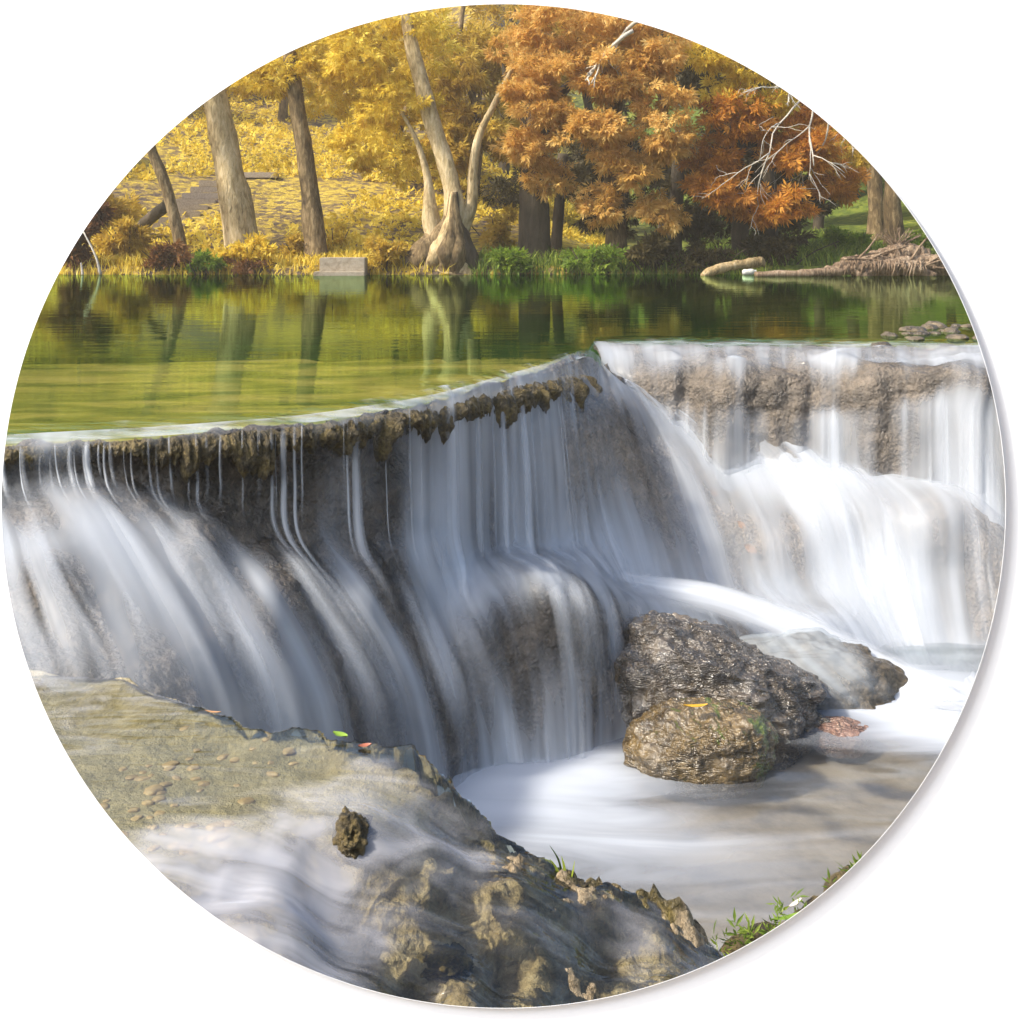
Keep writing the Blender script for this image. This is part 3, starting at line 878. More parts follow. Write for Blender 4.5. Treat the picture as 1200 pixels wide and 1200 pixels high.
# ------------------------------------------------------------------ boulders
def boulder(name, label, c, rad, mat, seed, amp=0.22, freq=2.2, shear=None, nu=260, nv=150, cat='rock', fine=0.03):
    sv, sf = sphere(nu, nv)
    v = sv * np.sign(1)
    # flatten a little into a blocky stone
    v = np.sign(v) * np.abs(v) ** 0.86
    d = 1 + amp * fbm(sv * freq + seed, 4, seed) + amp * 0.5 * (ridged(sv * freq * 1.9 + seed, 4, seed + 3) - 0.6)
    v = v * d[:, None]
    v = v * np.asarray(rad)
    if shear:
        v = shear(v)
    v = v + c
    nrm = sv
    v = v + nrm * (fine * fbm(v * 26, 4, seed + 9) + fine * 0.9 * (ridged(v * np.array((16, 16, 24)), 3, seed + 12) - .6))[:, None]
    o = mesh_np(name, v, sf, mat)
    return tag(o, label, cat)


cC = P(815, 800, 5.12)


def shC(v):
    x = v[:, 0] / 0.42
    v = v.copy()
    up = v[:, 2] > 0
    v[:, 2] = np.where(up, v[:, 2] * (1.0 - 0.42 * np.clip(x + 0.35, -0.6, 1.4)), v[:, 2])
    return v


bC = boulder('boulder', 'large dark wet boulder behind the smaller mossy boulder', P(826, 822, 5.16), (0.44, 0.30, 0.33), M_BOULDER, 11, 0.24, 2.0, shC, fine=0.014)
boulder('boulder', 'small glossy boulder with green moss and a yellow leaf on top', P(820, 876, 4.72), (0.265, 0.21, 0.155), M_MOSSY, 5, 0.16, 1.8, None, fine=0.014)
slab = boulder('rock_slab', 'sloping olive rock slab under thin water right of the large boulder', P(945, 826, 5.50), (0.44, 0.3, 0.26), M_SLAB, 23, 0.17, 2.0, None, fine=0.006)
boulder('rock', 'small reddish rock in the shallow water right of the boulders', P(985, 864, 5.05), (0.12, 0.12, 0.06), mat_rock('reddish_wet_rock', [(0.3, (0.12, 0.06, 0.045)), (0.5, (0.26, 0.15, 0.11)), (0.7, (0.40, 0.28, 0.20))], 12, coat=.6), 31, 0.14, 2.0, None, fine=.007)
boulder('rock', 'flat low rock at the waterline below the large boulder', P(925, 852, 5.1), (0.17, 0.10, 0.05), M_BOULDER, 37, 0.2, 2.4)


# white rushing stream behind the boulders
def stream(name, label, pts, width, dens, mat, thick=0.05):
    c = catmull(np.array([P(*p[:3]) for p in pts]), 90)
    w = catmull(np.array([[p[3]] for p in pts], float), 90)[:, 0]
    cols = 21
    a = np.linspace(-1, 1, cols)
    tan = np.gradient(c, axis=0)
    tan /= np.linalg.norm(tan, axis=1)[:, None]
    side = np.cross(tan, (0, -0.35, 1.0))
    side /= np.linalg.norm(side, axis=1)[:, None]
    upv = np.cross(side, tan)
    v = c[:, None] + side[:, None] * (a[None, :, None] * w[:, None, None]) + upv[:, None] * ((1 - a ** 2)[None, :, None] * thick)
    x = np.linspace(0, 1, 90)
    cov = (1 - np.abs(a) ** 1.3)[None] * dens * (sstep(0, .35, x) * (1 - 0.6 * sstep(.85, 1, x)))[:, None]
    cov[:, 0] = cov[:, -1] = -.3
    l = np.concatenate([[0], np.cumsum(np.linalg.norm(np.diff(c, axis=0), axis=1))])
    uv = np.stack([a[None] * w[:, None] + 5, np.repeat(l[:, None], cols, 1)], -1)
    o = mesh_np(name, v.reshape(-1, 3), grid_faces(90, cols), mat, None, True, {'cover': cov.ravel()}, uv.reshape(-1, 2))
    return tag(o, label, 'stream')


M_STREAM = mat_veil('white_rushing_water', 8.0, 1.3, 1.5, 0.93, 0.08, 1.15, (0.80, 0.83, 0.87), 3.1)
stream('stream', 'bright white stream rushing right past the boulders into the pool', [(660, 676, 5.70, .09), (760, 694, 5.72, .15), (840, 708, 5.74, .17), (920, 738, 5.72, .18), (1000, 778, 5.62, .20), (1060, 812, 5.45, .24), (1130, 846, 5.15, .30)], .07, 1.2, M_STREAM)
M_THIN = mat_veil('thin_slab_water', 8.0, 1.2, 2.2, 0.62, 0.15, 1.2, (0.58, 0.64, 0.70), 9.1)
sco = np.empty(len(slab.data.vertices) * 3)
slab.data.vertices.foreach_get('co', sco)
sco = sco.reshape(-1, 3)
snu, snv = 260, 150
grid_s = sco.reshape(snv, snu, 3)
for _ in range(6):
    grid_s = (grid_s + np.roll(grid_s, 1, 1) + np.roll(grid_s, -1, 1)) / 3
cen = sco.mean(0)
nrm_s = grid_s - cen
nrm_s = nrm_s / np.linalg.norm(nrm_s, axis=-1)[..., None]
film = (grid_s + nrm_s * 0.018).reshape(-1, 3)
fcov = 0.30 + 0.55 * sstep(0.0, 0.8, nrm_s[..., 2]) - 0.35 * sstep(0.3, .9, nrm_s[..., 0])
fuv = np.stack([film[:, 0] * .6 + film[:, 2] * .8, film[:, 0] * .8 - film[:, 2] * .6], -1)
mesh_np('water_film', film, sphere(260, 150)[1], M_THIN, slab, True, {'cover': fcov.ravel()}, fuv)

# ------------------------------------------------------------------ near ledge
EDGE = [(-1200, 765, -.45), (-150, 772, -.45), (30, 780, -.455), (150, 790, -.46), (205, 815, -.465), (260, 836, -.47), (330, 852, -.47), (400, 863, -.475), (440, 882, -.50), (480, 905, -.53), (512, 932, -.55), (560, 964, -.58),
        (620, 997, -.62), (680, 1032, -.66), (735, 1058, -.70), (788, 1088, -.74), (850, 1132, -.80), (900, 1200, -.88), (960, 1300, -.95)]
TOPC = [(300, 1080, -.545), (450, 1130, -.64), (590, 1180, -.71), (720, 1150, -.76), (500, 1010, -.56), (600, 1060, -.63), (150, 960, -.52), (300, 950, -.515), (100, 850, -.52), (250, 880, -.51), (380, 910, -.51),
        (200, 1010, -.52), (420, 960, -.51), (500, 1200, -.70), (300, 1200, -.60), (100, 1100, -.53), (-50, 900, -.52), (700, 1250, -.80)]
ep = np.array([PZ(*e) for e in EDGE])
tp = np.vstack([ep, np.array([PZ(*e) for e in TOPC])])
nx, ny = 480, 300
ex, ey = np.meshgrid(np.linspace(-3.25, 0.75, nx), np.linspace(1.25, 3.75, ny), indexing='ij')


def idw(x, y, pts, pw=2.6):
    d = np.sqrt((x[..., None] - pts[:, 0]) ** 2 + (y[..., None] - pts[:, 1]) ** 2) + 0.03
    w = d ** -pw
    return (w * pts[:, 2]).sum(-1) / w.sum(-1)


def edge_dist(x, y, poly):
    best = np.full(x.shape, 1e9)
    sgn = np.zeros(x.shape)
    for a, b in zip(poly[:-1, :2], poly[1:, :2]):
        ab = b - a
        t = np.clip(((x - a[0]) * ab[0] + (y - a[1]) * ab[1]) / (ab @ ab), 0, 1)
        dx, dy = x - (a[0] + t * ab[0]), y - (a[1] + t * ab[1])
        d = np.hypot(dx, dy)
        s = np.sign(ab[0] * dy - ab[1] * dx)
        m = d < best
        best = np.where(m, d, best)
        sgn = np.where(m, s, sgn)
    return best * sgn                      # positive: beyond the edge, over the lower pool


top = idw(ex, ey, tp)
ed = edge_dist(ex, ey, ep)
ed = ed + 0.045 * fbm(np.stack([ex * 9, ey * 9, ex * 0], -1), 5, 3, .6) * sstep(-.9, -.4, ex) + 0.01 * fbm(np.stack([ex * 9, ey * 9, ex * 0], -1), 4, 3)
# pool part lies upper left, riffle part lower right
rif = sstep(-0.10, 0.35, (ex + 0.62) * 0.75 - (ey - 2.42) * 1.0)
rimh = np.exp(-(ed / 0.07) ** 2)
q = np.stack([ex, ey, ex * 0], -1)
lowb = 0.030 * (ridged(q * 4.2, 2, 41) - 0.62) * 1.2 + 0.02 * fbm(q * 7, 2, 45)
bumps = lowb + 0.040 * fbm(q * 14, 5, 42, 0.68) + 0.014 * (ridged(q * 30, 3, 47) - .6)
rough_here = np.clip(0.12 + rif, 0, 1) + 0.45 * rimh * sstep(-.6, -.25, ex)
rz = top + bumps * rough_here + 0.012 * rimh - 0.02 * (1 - rif)
drop = np.maximum(ed, 0)
rz = rz - 5.5 * drop ** 1.15 - 0.05 * sstep(0, .04, drop)
rz = np.maximum(rz, -1.6)
ledge = mesh_np('rock_ledge', np.stack([ex, ey, rz], -1).reshape(-1, 3), grid_faces(nx, ny), None)
tag(ledge, 'broad brown rock ledge in the foreground with shallow water running over it', 'rock ledge')


def mat_ledge():
    t = NT('ledge_rock')
    p = t.pos()
    a = t.noise(p, 9.0, 6, 0.7, 0.3)
    b = t.noise(p, 34.0, 5, 0.7)
    f = t.math('ADD', t.math('MULTIPLY', a, 0.5), t.math('MULTIPLY', b, 0.5))
    crack = t.n('TexVoronoi', {'Vector': t.n('VectorMath', {0: p, 1: t.n('VectorMath', {0: t.n('TexNoise', {'Vector': p, 'Scale': 14.0, 'Detail': 3.0}).outputs['Color'], 1: (.06, .06, .06)}, operation='MULTIPLY').outputs[0]}, operation='ADD').outputs[0], 'Scale': 13.0}, feature='DISTANCE_TO_EDGE').outputs['Distance']
    rock = t.ramp(f, [(0.30, (0.07, 0.052, 0.025)), (0.42, (0.23, 0.17, 0.095)), (0.54, (0.41, 0.32, 0.205)), (0.70, (0.58, 0.49, 0.37))])
    sand = t.ramp(f, [(0.34, (0.20, 0.165, 0.075)), (0.5, (0.38, 0.315, 0.18)), (0.66, (0.55, 0.46, 0.31))])
    rock = t.mix(t.mapr(crack, 0.0, 0.09, 0.35, 0.0), rock, (0.05, 0.038, 0.02))
    mossy = t.mapr(t.math('ADD', t.attr('edge'), t.math('MULTIPLY', t.math('SUBTRACT', t.noise(p, 11.0, 5, 0.7), 0.5), 2.2)), 0.62, 0.9)
    rock = t.mix(mossy, rock, t.ramp(b, [(0.35, (0.045, 0.035, 0.010)), (0.55, (0.16, 0.12, 0.035)), (0.7, (0.26, 0.21, 0.07))]))
    col = t.mix(t.attr('riffle'), sand, rock)
    nb = t.bump(t.math('ADD', t.math('ADD', t.noise(p, 26.0, 6, 0.7), t.math('MULTIPLY', a, 0.7)), t.math('MULTIPLY', t.math('MULTIPLY', t.math('MINIMUM', crack, 0.10), t.attr('riffle')), 2.0)), 1.0, 0.025)
    return t.done(t.n('BsdfPrincipled', {'Base Color': col, 'Roughness': 0.38, 'Normal': nb}).outputs[0])


at = ledge.data.attributes.new('riffle', 'FLOAT', 'POINT')
at.data.foreach_set('value', np.clip(rif + 0.8 * rimh * sstep(-.6, -.2, ex) + sstep(0, .05, drop), 0, 1).astype(np.float32).ravel())
at = ledge.data.attributes.new('edge', 'FLOAT', 'POINT')
at.data.foreach_set('value', (np.exp(-(ed / 0.11) ** 2) * sstep(-.55, -.2, ex) * .75).astype(np.float32).ravel())
ledge.data.materials.append(mat_ledge())

# thin water running over the ledge
sm = top.copy()
wz = (sm + 0.026 + lowb * rough_here) * rif + (-0.470) * (1 - rif)
wz = wz + rif * (0.016 * fbm(q * np.array((5, 5, 1)), 3, 51)) - 6 * np.maximum(ed + 0.012, 0) ** 1.2
keep = (ed < 0.06)
fidx = grid_faces(nx, ny)
kf = keep.ravel()[fidx].all(1)
ff = fidx[kf]
used = np.unique(ff)
remap = -np.ones(nx * ny, int)
remap[used] = np.arange(len(used))


def mat_ledge_water():
    t = NT('ledge_water')
    p = t.pos()
    rf = t.attr('riffle')
    rot = t.n('Mapping', {'Vector': p, 'Rotation': (0, 0, R(38)), 'Scale': (2.6, 11.0, 1)}).outputs[0]
    s1 = t.noise(rot, 1.0, 3, 0.5, 1.2)
    s2 = t.noise(p, 7.0, 3, 0.5, 0.8)
    h = t.math('ADD', s1, t.math('MULTIPLY', s2, 0.6))
    nb = t.bump(h, 0.6, t.math('ADD', 0.006, t.math('MULTIPLY', rf, 0.03)))
    w = water_surface(t, (0.95, 0.97, 1.0), nb, 0.03, 0.08, (0.90, 0.92, 0.82))
    f = t.math('ADD', t.attr('foam'), t.math('MULTIPLY', t.math('SUBTRACT', t.math('ADD', t.math('MULTIPLY', s1, .6), t.math('MULTIPLY', s2, .4)), 0.5), 2.6))
    fa = t.mapr(f, 0.1, 1.3, 0.0, 0.58)
    d = t.n('BsdfDiffuse', {'Color': (0.56, 0.57, 0.63, 1)}).outputs[0]
    return t.done(t.n('MixShader', {0: fa, 1: w, 2: d}).outputs[0])


fo = np.full(ex.shape, 0.02) + 0.20 * rif
for (u, v, Zp, r, a) in [(240, 1000, -.47, .20, .55), (330, 985, -.48, .16, .45), (430, 940, -.49, .14, .45), (480, 1040, -.56, .12, .2), (340, 1100, -.55, .16, .35), (520, 1010, -.56, .12, .2), (450, 900, -.5, .09, .4),
                        (560, 1090, -.63, .15, -.05), (600, 1170, -.7, .2, -.15), (100, 800, -.47, .35, .30), (170, 830, -.47, .25, .15), (760, 1130, -.76, .12, .25), (560, 1000, -.58, .1, .1), (300, 900, -.47, .22, -.1)]:
    c = PZ(u, v, Zp)
    fo = fo + a * np.exp(-(((ex - c[0]) ** 2 + (ey - c[1]) ** 2) / r ** 2))
fo = fo - 0.25 * np.exp(-(ed / 0.05) ** 2) * sstep(-.5, -.2, ex)
wv = np.stack([ex, ey, wz], -1).reshape(-1, 3)[used]
lw = mesh_np('ledge_water', wv, remap[ff], mat_ledge_water(), None, True, {'riffle': rif.ravel()[used], 'foam': fo.ravel()[used]})
tag(lw, 'thin clear and silky water over the foreground ledge', 'water', kind='structure')

# pebbles lying in the shallow ledge pool
M_PEB = mat_rock('tan_pebble', [(0.3, (0.20, 0.14, 0.06)), (0.5, (0.40, 0.28, 0.14)), (0.7, (0.56, 0.42, 0.24))], 18, (0.4, 0.6), 0.4, 0.004)
sv, sf = sphere(20, 12)
pv = sv * (1 + 0.25 * fbm(sv * 1.6, 3, 2))[:, None]
peb0 = mesh_np('pebble', pv, sf, M_PEB)
first = True
for k in range(70):
    if k < 6:
        u, v, r = [(252, 947, .022), (254, 957, .024), (208, 966, .016), (338, 880, .016), (318, 895, .014), (180, 910, .026)][k]
    else:
        u, v = random.choice([(180, 905), (140, 925), (230, 900), (330, 885), (250, 960), (200, 960)])
        u += random.gauss(0, 34)
        v += random.gauss(0, 15)
        r = 0.007 + 0.010 * random.random()
    c = PZ(u, v, -.505)
    i = int(np.clip((c[0] + 3.25) / 4.0 * (nx - 1), 0, nx - 1))
    j = int(np.clip((c[1] - 1.25) / 2.5 * (ny - 1), 0, ny - 1))
    o = peb0 if first else peb0.copy()
    if not first:
        COL.objects.link(o)
    first = False
    o.location = (c[0], c[1], float(rz[i, j]) - r * 0.04)
    q_ = random.uniform(.6, 1.0)
    o.scale = (r * 1.3 * q_, r * random.uniform(.6, 1.0), r * 0.42)
    o.rotation_euler = (random.uniform(-.2, .2), random.uniform(-.2, .2), random.uniform(-.7, .7))
    tag(o, 'small tan pebble lying under the clear ledge water', 'pebble', 'pebbles in the shallow ledge pool')


st0 = None
for k in range(34):
    u, v = 1030 + 130 * RNG.random() ** .7, 381 + 24 * RNG.random()
    r = .02 + .045 * RNG.random()
    if st0 is None:
        sv2, sf2 = sphere(40, 24)
        st0 = mesh_np('stone', sv2 * (1 + .3 * fbm(sv2 * 1.8, 4, 6))[:, None], sf2, M_SLAB)
        o = st0
    else:
        o = st0.copy()
        COL.objects.link(o)
    o.location = tuple(PZ(u, v, 0.0) - np.array((0, 0, .004 + .010 * max(0, v - 398))))
    o.scale = (r * 1.4, r, r * .6)
    o.rotation_euler = (0, 0, random.uniform(0, 6))
    tag(o, 'grey stone breaking the water at the right end of the rear lip', 'stone', 'stones at the right end of the rear lip')


def moss_mound(label, c, rad, seed, n=0):
    s1, f1 = sphere(70, 40)
    v = s1 * (1 + 0.45 * fbm(s1 * 1.6 + seed, 4, seed) + 0.25 * (ridged(s1 * 4 + seed, 3, seed) - .6))[:, None] * np.array(rad)
    v = v + s1 * (0.012 * fbm((v + c) * 50, 3, seed + 1))[:, None] + c
    return tag(mesh_np('moss', v, f1, M_MOSS), label, 'moss')


moss_mound('upright brown moss cushion in the white riffle on the ledge', PZ(412, 976, -.512), (.034, .062, .040), 61)
moss_mound('dark moss tuft on the ledge around the grass blades', PZ(655, 1040, -.655), (.05, .04, .025), 64)
moss_mound('olive moss patch at the bottom of the foreground riffle', PZ(515, 1130, -.66), (.06, .05, .02), 65)




# ------------------------------------------------------------------ leaves
def leaf_mesh(name, pos, tw, size, mat, parent, leaflets=7, seed=1, droop=0.35, wid=0.16, bright=None):
    """clusters of narrow leaflets: pos (n,3) cluster roots, tw (n,3) twig directions"""
    rg = np.random.default_rng(seed)
    n = len(pos)
    tw = tw / (np.linalg.norm(tw, axis=1)[:, None] + 1e-9)
    rnd = rg.normal(size=(n, 3))
    nr = rnd - (rnd * tw).sum(1)[:, None] * tw
    nr /= np.linalg.norm(nr, axis=1)[:, None] + 1e-9
    sd = np.cross(tw, nr)
    sz = size * (0.7 + 0.6 * rg.random(n))
    base_t = np.concatenate(LT) if LT else rg.random(n)
    LT.clear()
    base_t = 0.6 * base_t[:n] + 0.4 * rg.random(n)
    allv, allt = [], []
    for k in range(leaflets):
        x = (k + 0.5) / leaflets
        side = 1 if k % 2 else -1
        if k == leaflets - 1:
            ang = 0.0
        else:
            ang = (1.05 - 0.5 * x) * side
        ang = ang + rg.normal(size=n) * 0.15
        d = tw * np.cos(ang)[:, None] + sd * np.sin(ang)[:, None] + nr * (rg.normal(size=n) * 0.22)[:, None]
        d[:, 2] -= droop
        d /= np.linalg.norm(d, axis=1)[:, None]
        L = sz * (0.75 + 0.5 * rg.random(n))
        b = pos + tw * (x * 1.0 * sz)[:, None]
        s = np.cross(d, nr)
        s /= np.linalg.norm(s, axis=1)[:, None] + 1e-9
        w = L * wid
        up = nr * (w * 0.35)[:, None]
        v = np.stack([b, b + d * (L * .45)[:, None] + s * w[:, None] + up, b + d * L[:, None], b + d * (L * .45)[:, None] - s * w[:, None] + up], 1)
        allv.append(v)
        t = np.clip(base_t * 0.6 + rg.random(n) * 0.4, 0, 1)
        allt.append(np.repeat(t[:, None], 4, 1))
    v = np.concatenate(allv).reshape(-1, 3)
    t = np.concatenate(allt).ravel()
    f = np.arange(len(v)).reshape(-1, 4)
    return mesh_np(name, v, f, mat, parent, False, {'tint': t})


LT = []


def crown_points(c, rad, n, seed, lumps=26, shell=0.45):
    rg = np.random.default_rng(seed)
    c = np.asarray(c)
    rad = np.asarray(rad)
    d = rg.normal(size=(lumps, 3))
    d /= np.linalg.norm(d, axis=1)[:, None]
    lc = d * (shell + (1 - shell) * rg.random((lumps, 1))) * 0.80
    lr = 0.10 + 0.16 * rg.random(lumps)
    lt = rg.random(lumps)
    k = rg.integers(0, lumps, n)
    e = rg.normal(size=(n, 3))
    e /= np.linalg.norm(e, axis=1)[:, None]
    e = e * (rg.random((n, 1)) ** 0.4)
    e[:, 2] *= 0.55
    pt = lc[k] + e * lr[k][:, None]
    tw = pt * 0.5 + e * 0.7 + rg.normal(size=(n, 3)) * 0.35
    LT.append(np.clip(lt[k] + 0.10 * rg.normal(size=n), 0, 1))
    return c + pt * rad, tw


def trunk_mesh(name, pts, Y, mat, parent, seed=1, flare=1.5, sides=14, rough=0.25, base=None):
    w = np.array([P(u, v, Y + (dy if len(r) else 0)) for (u, v, *r) in pts for dy in [r[1] if len(r) > 1 else 0]])
    rr = np.array([[p[2] * Y / F / 2] for p in pts], float)
    if base is not None:
        w = np.vstack([base - np.array((0, 0, .25)), w])
        rr = np.vstack([rr[0] * flare, rr])
    c = catmull(w, 40)
    r = catmull(rr, 40)[:, 0]
    v, f = tube(c, r, sides, rough, seed, 5.0, 0.05)
    return mesh_np(name, v, f, mat, parent)


def tree(name, label, trunk, Y, bark, crowns, leafmat, leaf=0.13, limbs=(), group=None, seed=1, flare=1.5, droop=0.35, density=1.0):
    u0, v0 = trunk[0][:2]
    b = P(u0, v0, Y)
    b[2] = float(ground_z(b[0], b[1]))
    root = empty(name, b, label, 'tree', group)
    trunk_mesh('trunk', trunk, Y, bark, root, seed, flare, base=b)
    for i, lb in enumerate(limbs):
        trunk_mesh('limb', lb, Y, bark, root, seed + 3 + i, 1.0, 10)
    # the foliage: one crown of every leaf cluster
    ps, ts = [], []
    for i, (u, v, ru, rv, dy, ry, n) in enumerate(crowns):
        yc = Y + dy
        p, t = crown_points(P(u, v, yc), (ru * yc / F, ry, rv * yc / F), int(n * density * 1.25), seed * 31 + i)
        ps.append(p)
        ts.append(t)
    if ps:
        leaf_mesh('crown', np.vstack(ps), np.vstack(ts), leaf * .74, leafmat, root, 7, seed, droop, .135)
    return root


# left hand bank
tree('tree', 'slim brown tree leaning left on the bank at the far left', [(213, 300, 17), (206, 262, 14), (193, 215, 13), (176, 172, 12), (150, 90, 11), (130, 10, 8)], 20.7, M_BARK_MID,
     [(120, 170, 60, 70, 0.6, 1.0, 260), (150, 90, 90, 70, 0.3, 1.2, 420)], AMBER, 0.12, seed=2)
tree('tree', 'thick pale grey barked tree leaning left on the left bank', [(284, 290, 40), (276, 240, 36), (266, 185, 32), (252, 115, 29), (238, 40, 26), (225, -40, 20)], 21.3, M_BARK_PALE,
     [(230, 20, 110, 60, 0.5, 1.5, 520), (300, 90, 55, 35, 0.6, 0.8, 240), (200, 100, 60, 40, 1.0, .8, 200)], AMBER, 0.12, seed=3)
tree('tree', 'straight brown tree left of the concrete block', [(370, 292, 27), (366, 250, 24), (357, 180, 20), (346, 110, 19), (335, 30, 16), (330, -40, 12)], 21.0, M_BARK_MID,
     [(330, 90, 70, 40, 0.3, 1.0, 420), (380, 60, 70, 50, 0.6, 1.2, 480), (310, 30, 90, 50, .8, 1.2, 420), (320, 190, 26, 14, 0, .4, 50)], GOLD, 0.12, seed=4)
tree('tree', 'forked yellow leaved tree with gnarled roots in the middle of the bank',
     [(530, 300, 46), (534, 268, 30), (533, 235, 24), (522, 190, 20), (508, 145, 20), (494, 95, 18), (480, 40, 16), (470, -20, 12)], 20.45, M_BARK_PALE,
     [(430, 60, 60, 60, 0.4, 1.2, 640), (470, 120, 60, 50, 0.5, 1.0, 560), (430, 170, 55, 40, 0.6, 0.9, 460), (500, 60, 55, 60, 1.0, 1.0, 420), (460, 20, 90, 40, .2, 1.0, 520), (390, 110, 40, 40, .9, .8, 240), (480, 190, 40, 30, .5, .6, 240)],
     GOLD, 0.12, [[(540, 268, 20), (552, 240, 15), (554, 205, 12), (557, 178, 11), (565, 150, 9), (580, 120, 7), (600, 80, 5)], [(514, 290, 26), (506, 262, 20), (503, 238, 16), (500, 205, 10), (488, 165, 6), (470, 130, 4)]], seed=5, flare=1.7)
# gnarled roots at its foot
rootmass = empty('tree_root', PG(520, 312), 'gnarled pale root mound below the forked tree at the water', 'tree roots')
for k, (x0, x1, w0, w1, mt, dy) in enumerate([(520, 466, 22, 13, M_BARK_MID, .05), (524, 482, 26, 17, M_BARK_MID, -.05), (528, 500, 26, 18, M_BARK_PALE, -.15), (531, 520, 28, 18, M_BARK_MID, -.2), (534, 536, 26, 18, M_BARK_MID, -.2), (538, 550, 24, 17, M_BARK_DARK, -.1), (540, 560, 20, 13, M_BARK_DARK, .05)]):
    trunk_mesh('root', [(531 + (x0 - 530) * .3, 225, 5), (x0 * .7 + 531 * .3, 255, w0 * .45), (x0 + (x1 - x0) * .25, 278, w0 * .75), (x0 + (x1 - x0) * .6, 298, w0), (x1, 314, w1), (x1 + (x1 - x0) * .12, 328, w1 * .8)], 20.36 + dy, mt, rootmass, 70 + k, 1.0, 18, 0.6)

# orange trees in the middle and right
ORG = 'orange and rust trees leaning over the pool'
tree('tree', 'large pale orange tree with dark trunk right of the forked tree', [(627, 300, 40), (626, 250, 34), (624, 200, 30), (632, 120, 24), (640, 40, 16)], 21.2, M_BARK_DARK,
     [(640, 110, 70, 55, -1.0, 0.9, 1050), (610, 60, 50, 40, -.6, .8, 480), (690, 150, 60, 45, -1.2, .8, 800), (720, 80, 75, 55, -1.0, 1.0, 1050), (660, 30, 80, 35, -.8, .9, 720), (620, 170, 45, 30, -.6, .6, 380), (650, 210, 40, 24, -.4, .5, 240)],
     ORANGE, 0.125, [[(626, 190, 18), (650, 120, 14), (690, 80, 9)], [(628, 170, 14), (600, 110, 9), (585, 60, 6)]], ORG, seed=6)
tree('tree', 'broad orange brown tree with grey limbs hanging low over the pool', [(722, 296, 26), (720, 240, 24), (716, 170, 20), (730, 80, 15), (745, 20, 10)], 21.0, M_BARK_MID,
     [(770, 60, 60, 55, -.8, .9, 800), (780, 150, 50, 60, -1.0, .9, 860), (740, 200, 45, 40, -.9, .7, 480), (770, 250, 40, 28, -.7, .6, 320), (700, 240, 38, 26, -.5, .5, 240), (730, 20, 70, 26, -.6, .8, 400)],
     ORANGE, 0.125, [[(724, 120, 13), (700, 60, 11), (660, 28, 8)], [(735, 60, 11), (770, 30, 8), (800, 20, 6)]], ORG, seed=7, droop=.5)
tree('tree', 'dark rust coloured tree at the right with low sweeping branches', [(868, 300, 22), (866, 240, 20), (862, 160, 18), (870, 80, 14), (880, 10, 9)], 21.4, M_BARK_DARK,
     [(860, 140, 60, 40, -1.0, .8, 420), (850, 225, 55, 26, -1.2, .7, 430), (900, 240, 60, 24, -1.1, .7, 430), (940, 180, 60, 40, -.8, .8, 520), (830, 190, 40, 30, -.9, .6, 320), (980, 215, 40, 26, -.6, .6, 280), (900, 150, 60, 30, -.4, .8, 280), (950, 120, 60, 30, -.2, .8, 260)],
     RUST, 0.135, [[(864, 170, 10), (900, 190, 7), (950, 200, 4)], [(865, 150, 9), (830, 180, 6), (810, 210, 4)]], ORG, seed=8, droop=.25)
tree('tree', 'tree with sparse yellow leaves over the rust coloured one', [(905, 296, 16), (900, 200, 14), (880, 110, 12), (850, 40, 8)], 22.2, M_BARK_DARK,
     [(830, 60, 45, 30, -1.8, .6, 280), (880, 80, 50, 30, -1.8, .6, 300), (850, 110, 40, 20, -1.8, .5, 190), (905, 120, 36, 20, -1.6, .5, 150)], GOLD, 0.135, (), ORG, seed=9)
tree('tree', 'grey brown tree at the right edge behind the driftwood', [(1049, 275, 22), (1046, 235, 20), (1050, 170, 18), (1060, 90, 16)], 23.0, M_BARK_MID,
     [(1030, 130, 60, 40, .3, .9, 380), (1000, 170, 40, 30, .3, .7, 240)], AMBER, 0.13, seed=10)
tree('tree', 'slender greyish tree set back among the orange leaves at the right', [(1027, 258, 18), (1026, 225, 16), (1022, 160, 15), (1018, 80, 13)], 25.0, M_BARK_MID,
     [(1000, 190, 40, 30, 1, .9, 260), (960, 160, 60, 40, 1.5, .9, 380)], RUST, 0.13, seed=11)
tree('tree', 'dark trunk under the orange crown beside the green grass', [(652, 290, 14), (655, 240, 13), (660, 180, 12)], 22.8, M_BARK_DARK, [(670, 200, 70, 40, 0, .8, 420), (600, 220, 40, 30, .2, .6, 240)], DARKL, 0.13, seed=12)
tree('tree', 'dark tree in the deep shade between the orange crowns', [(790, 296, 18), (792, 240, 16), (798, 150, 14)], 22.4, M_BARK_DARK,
     [(800, 230, 60, 60, 0.2, .8, 620), (850, 200, 60, 70, .4, .8, 620), (900, 200, 70, 70, .6, .8, 680), (860, 110, 80, 60, .4, .8, 520), (820, 90, 50, 60, .3, .8, 380), (940, 230, 60, 40, .4, .6, 420), (720, 250, 60, 30, .4, .6, 380), (880, 270, 90, 24, .2, .5, 420)], DARKL, 0.14, seed=13)

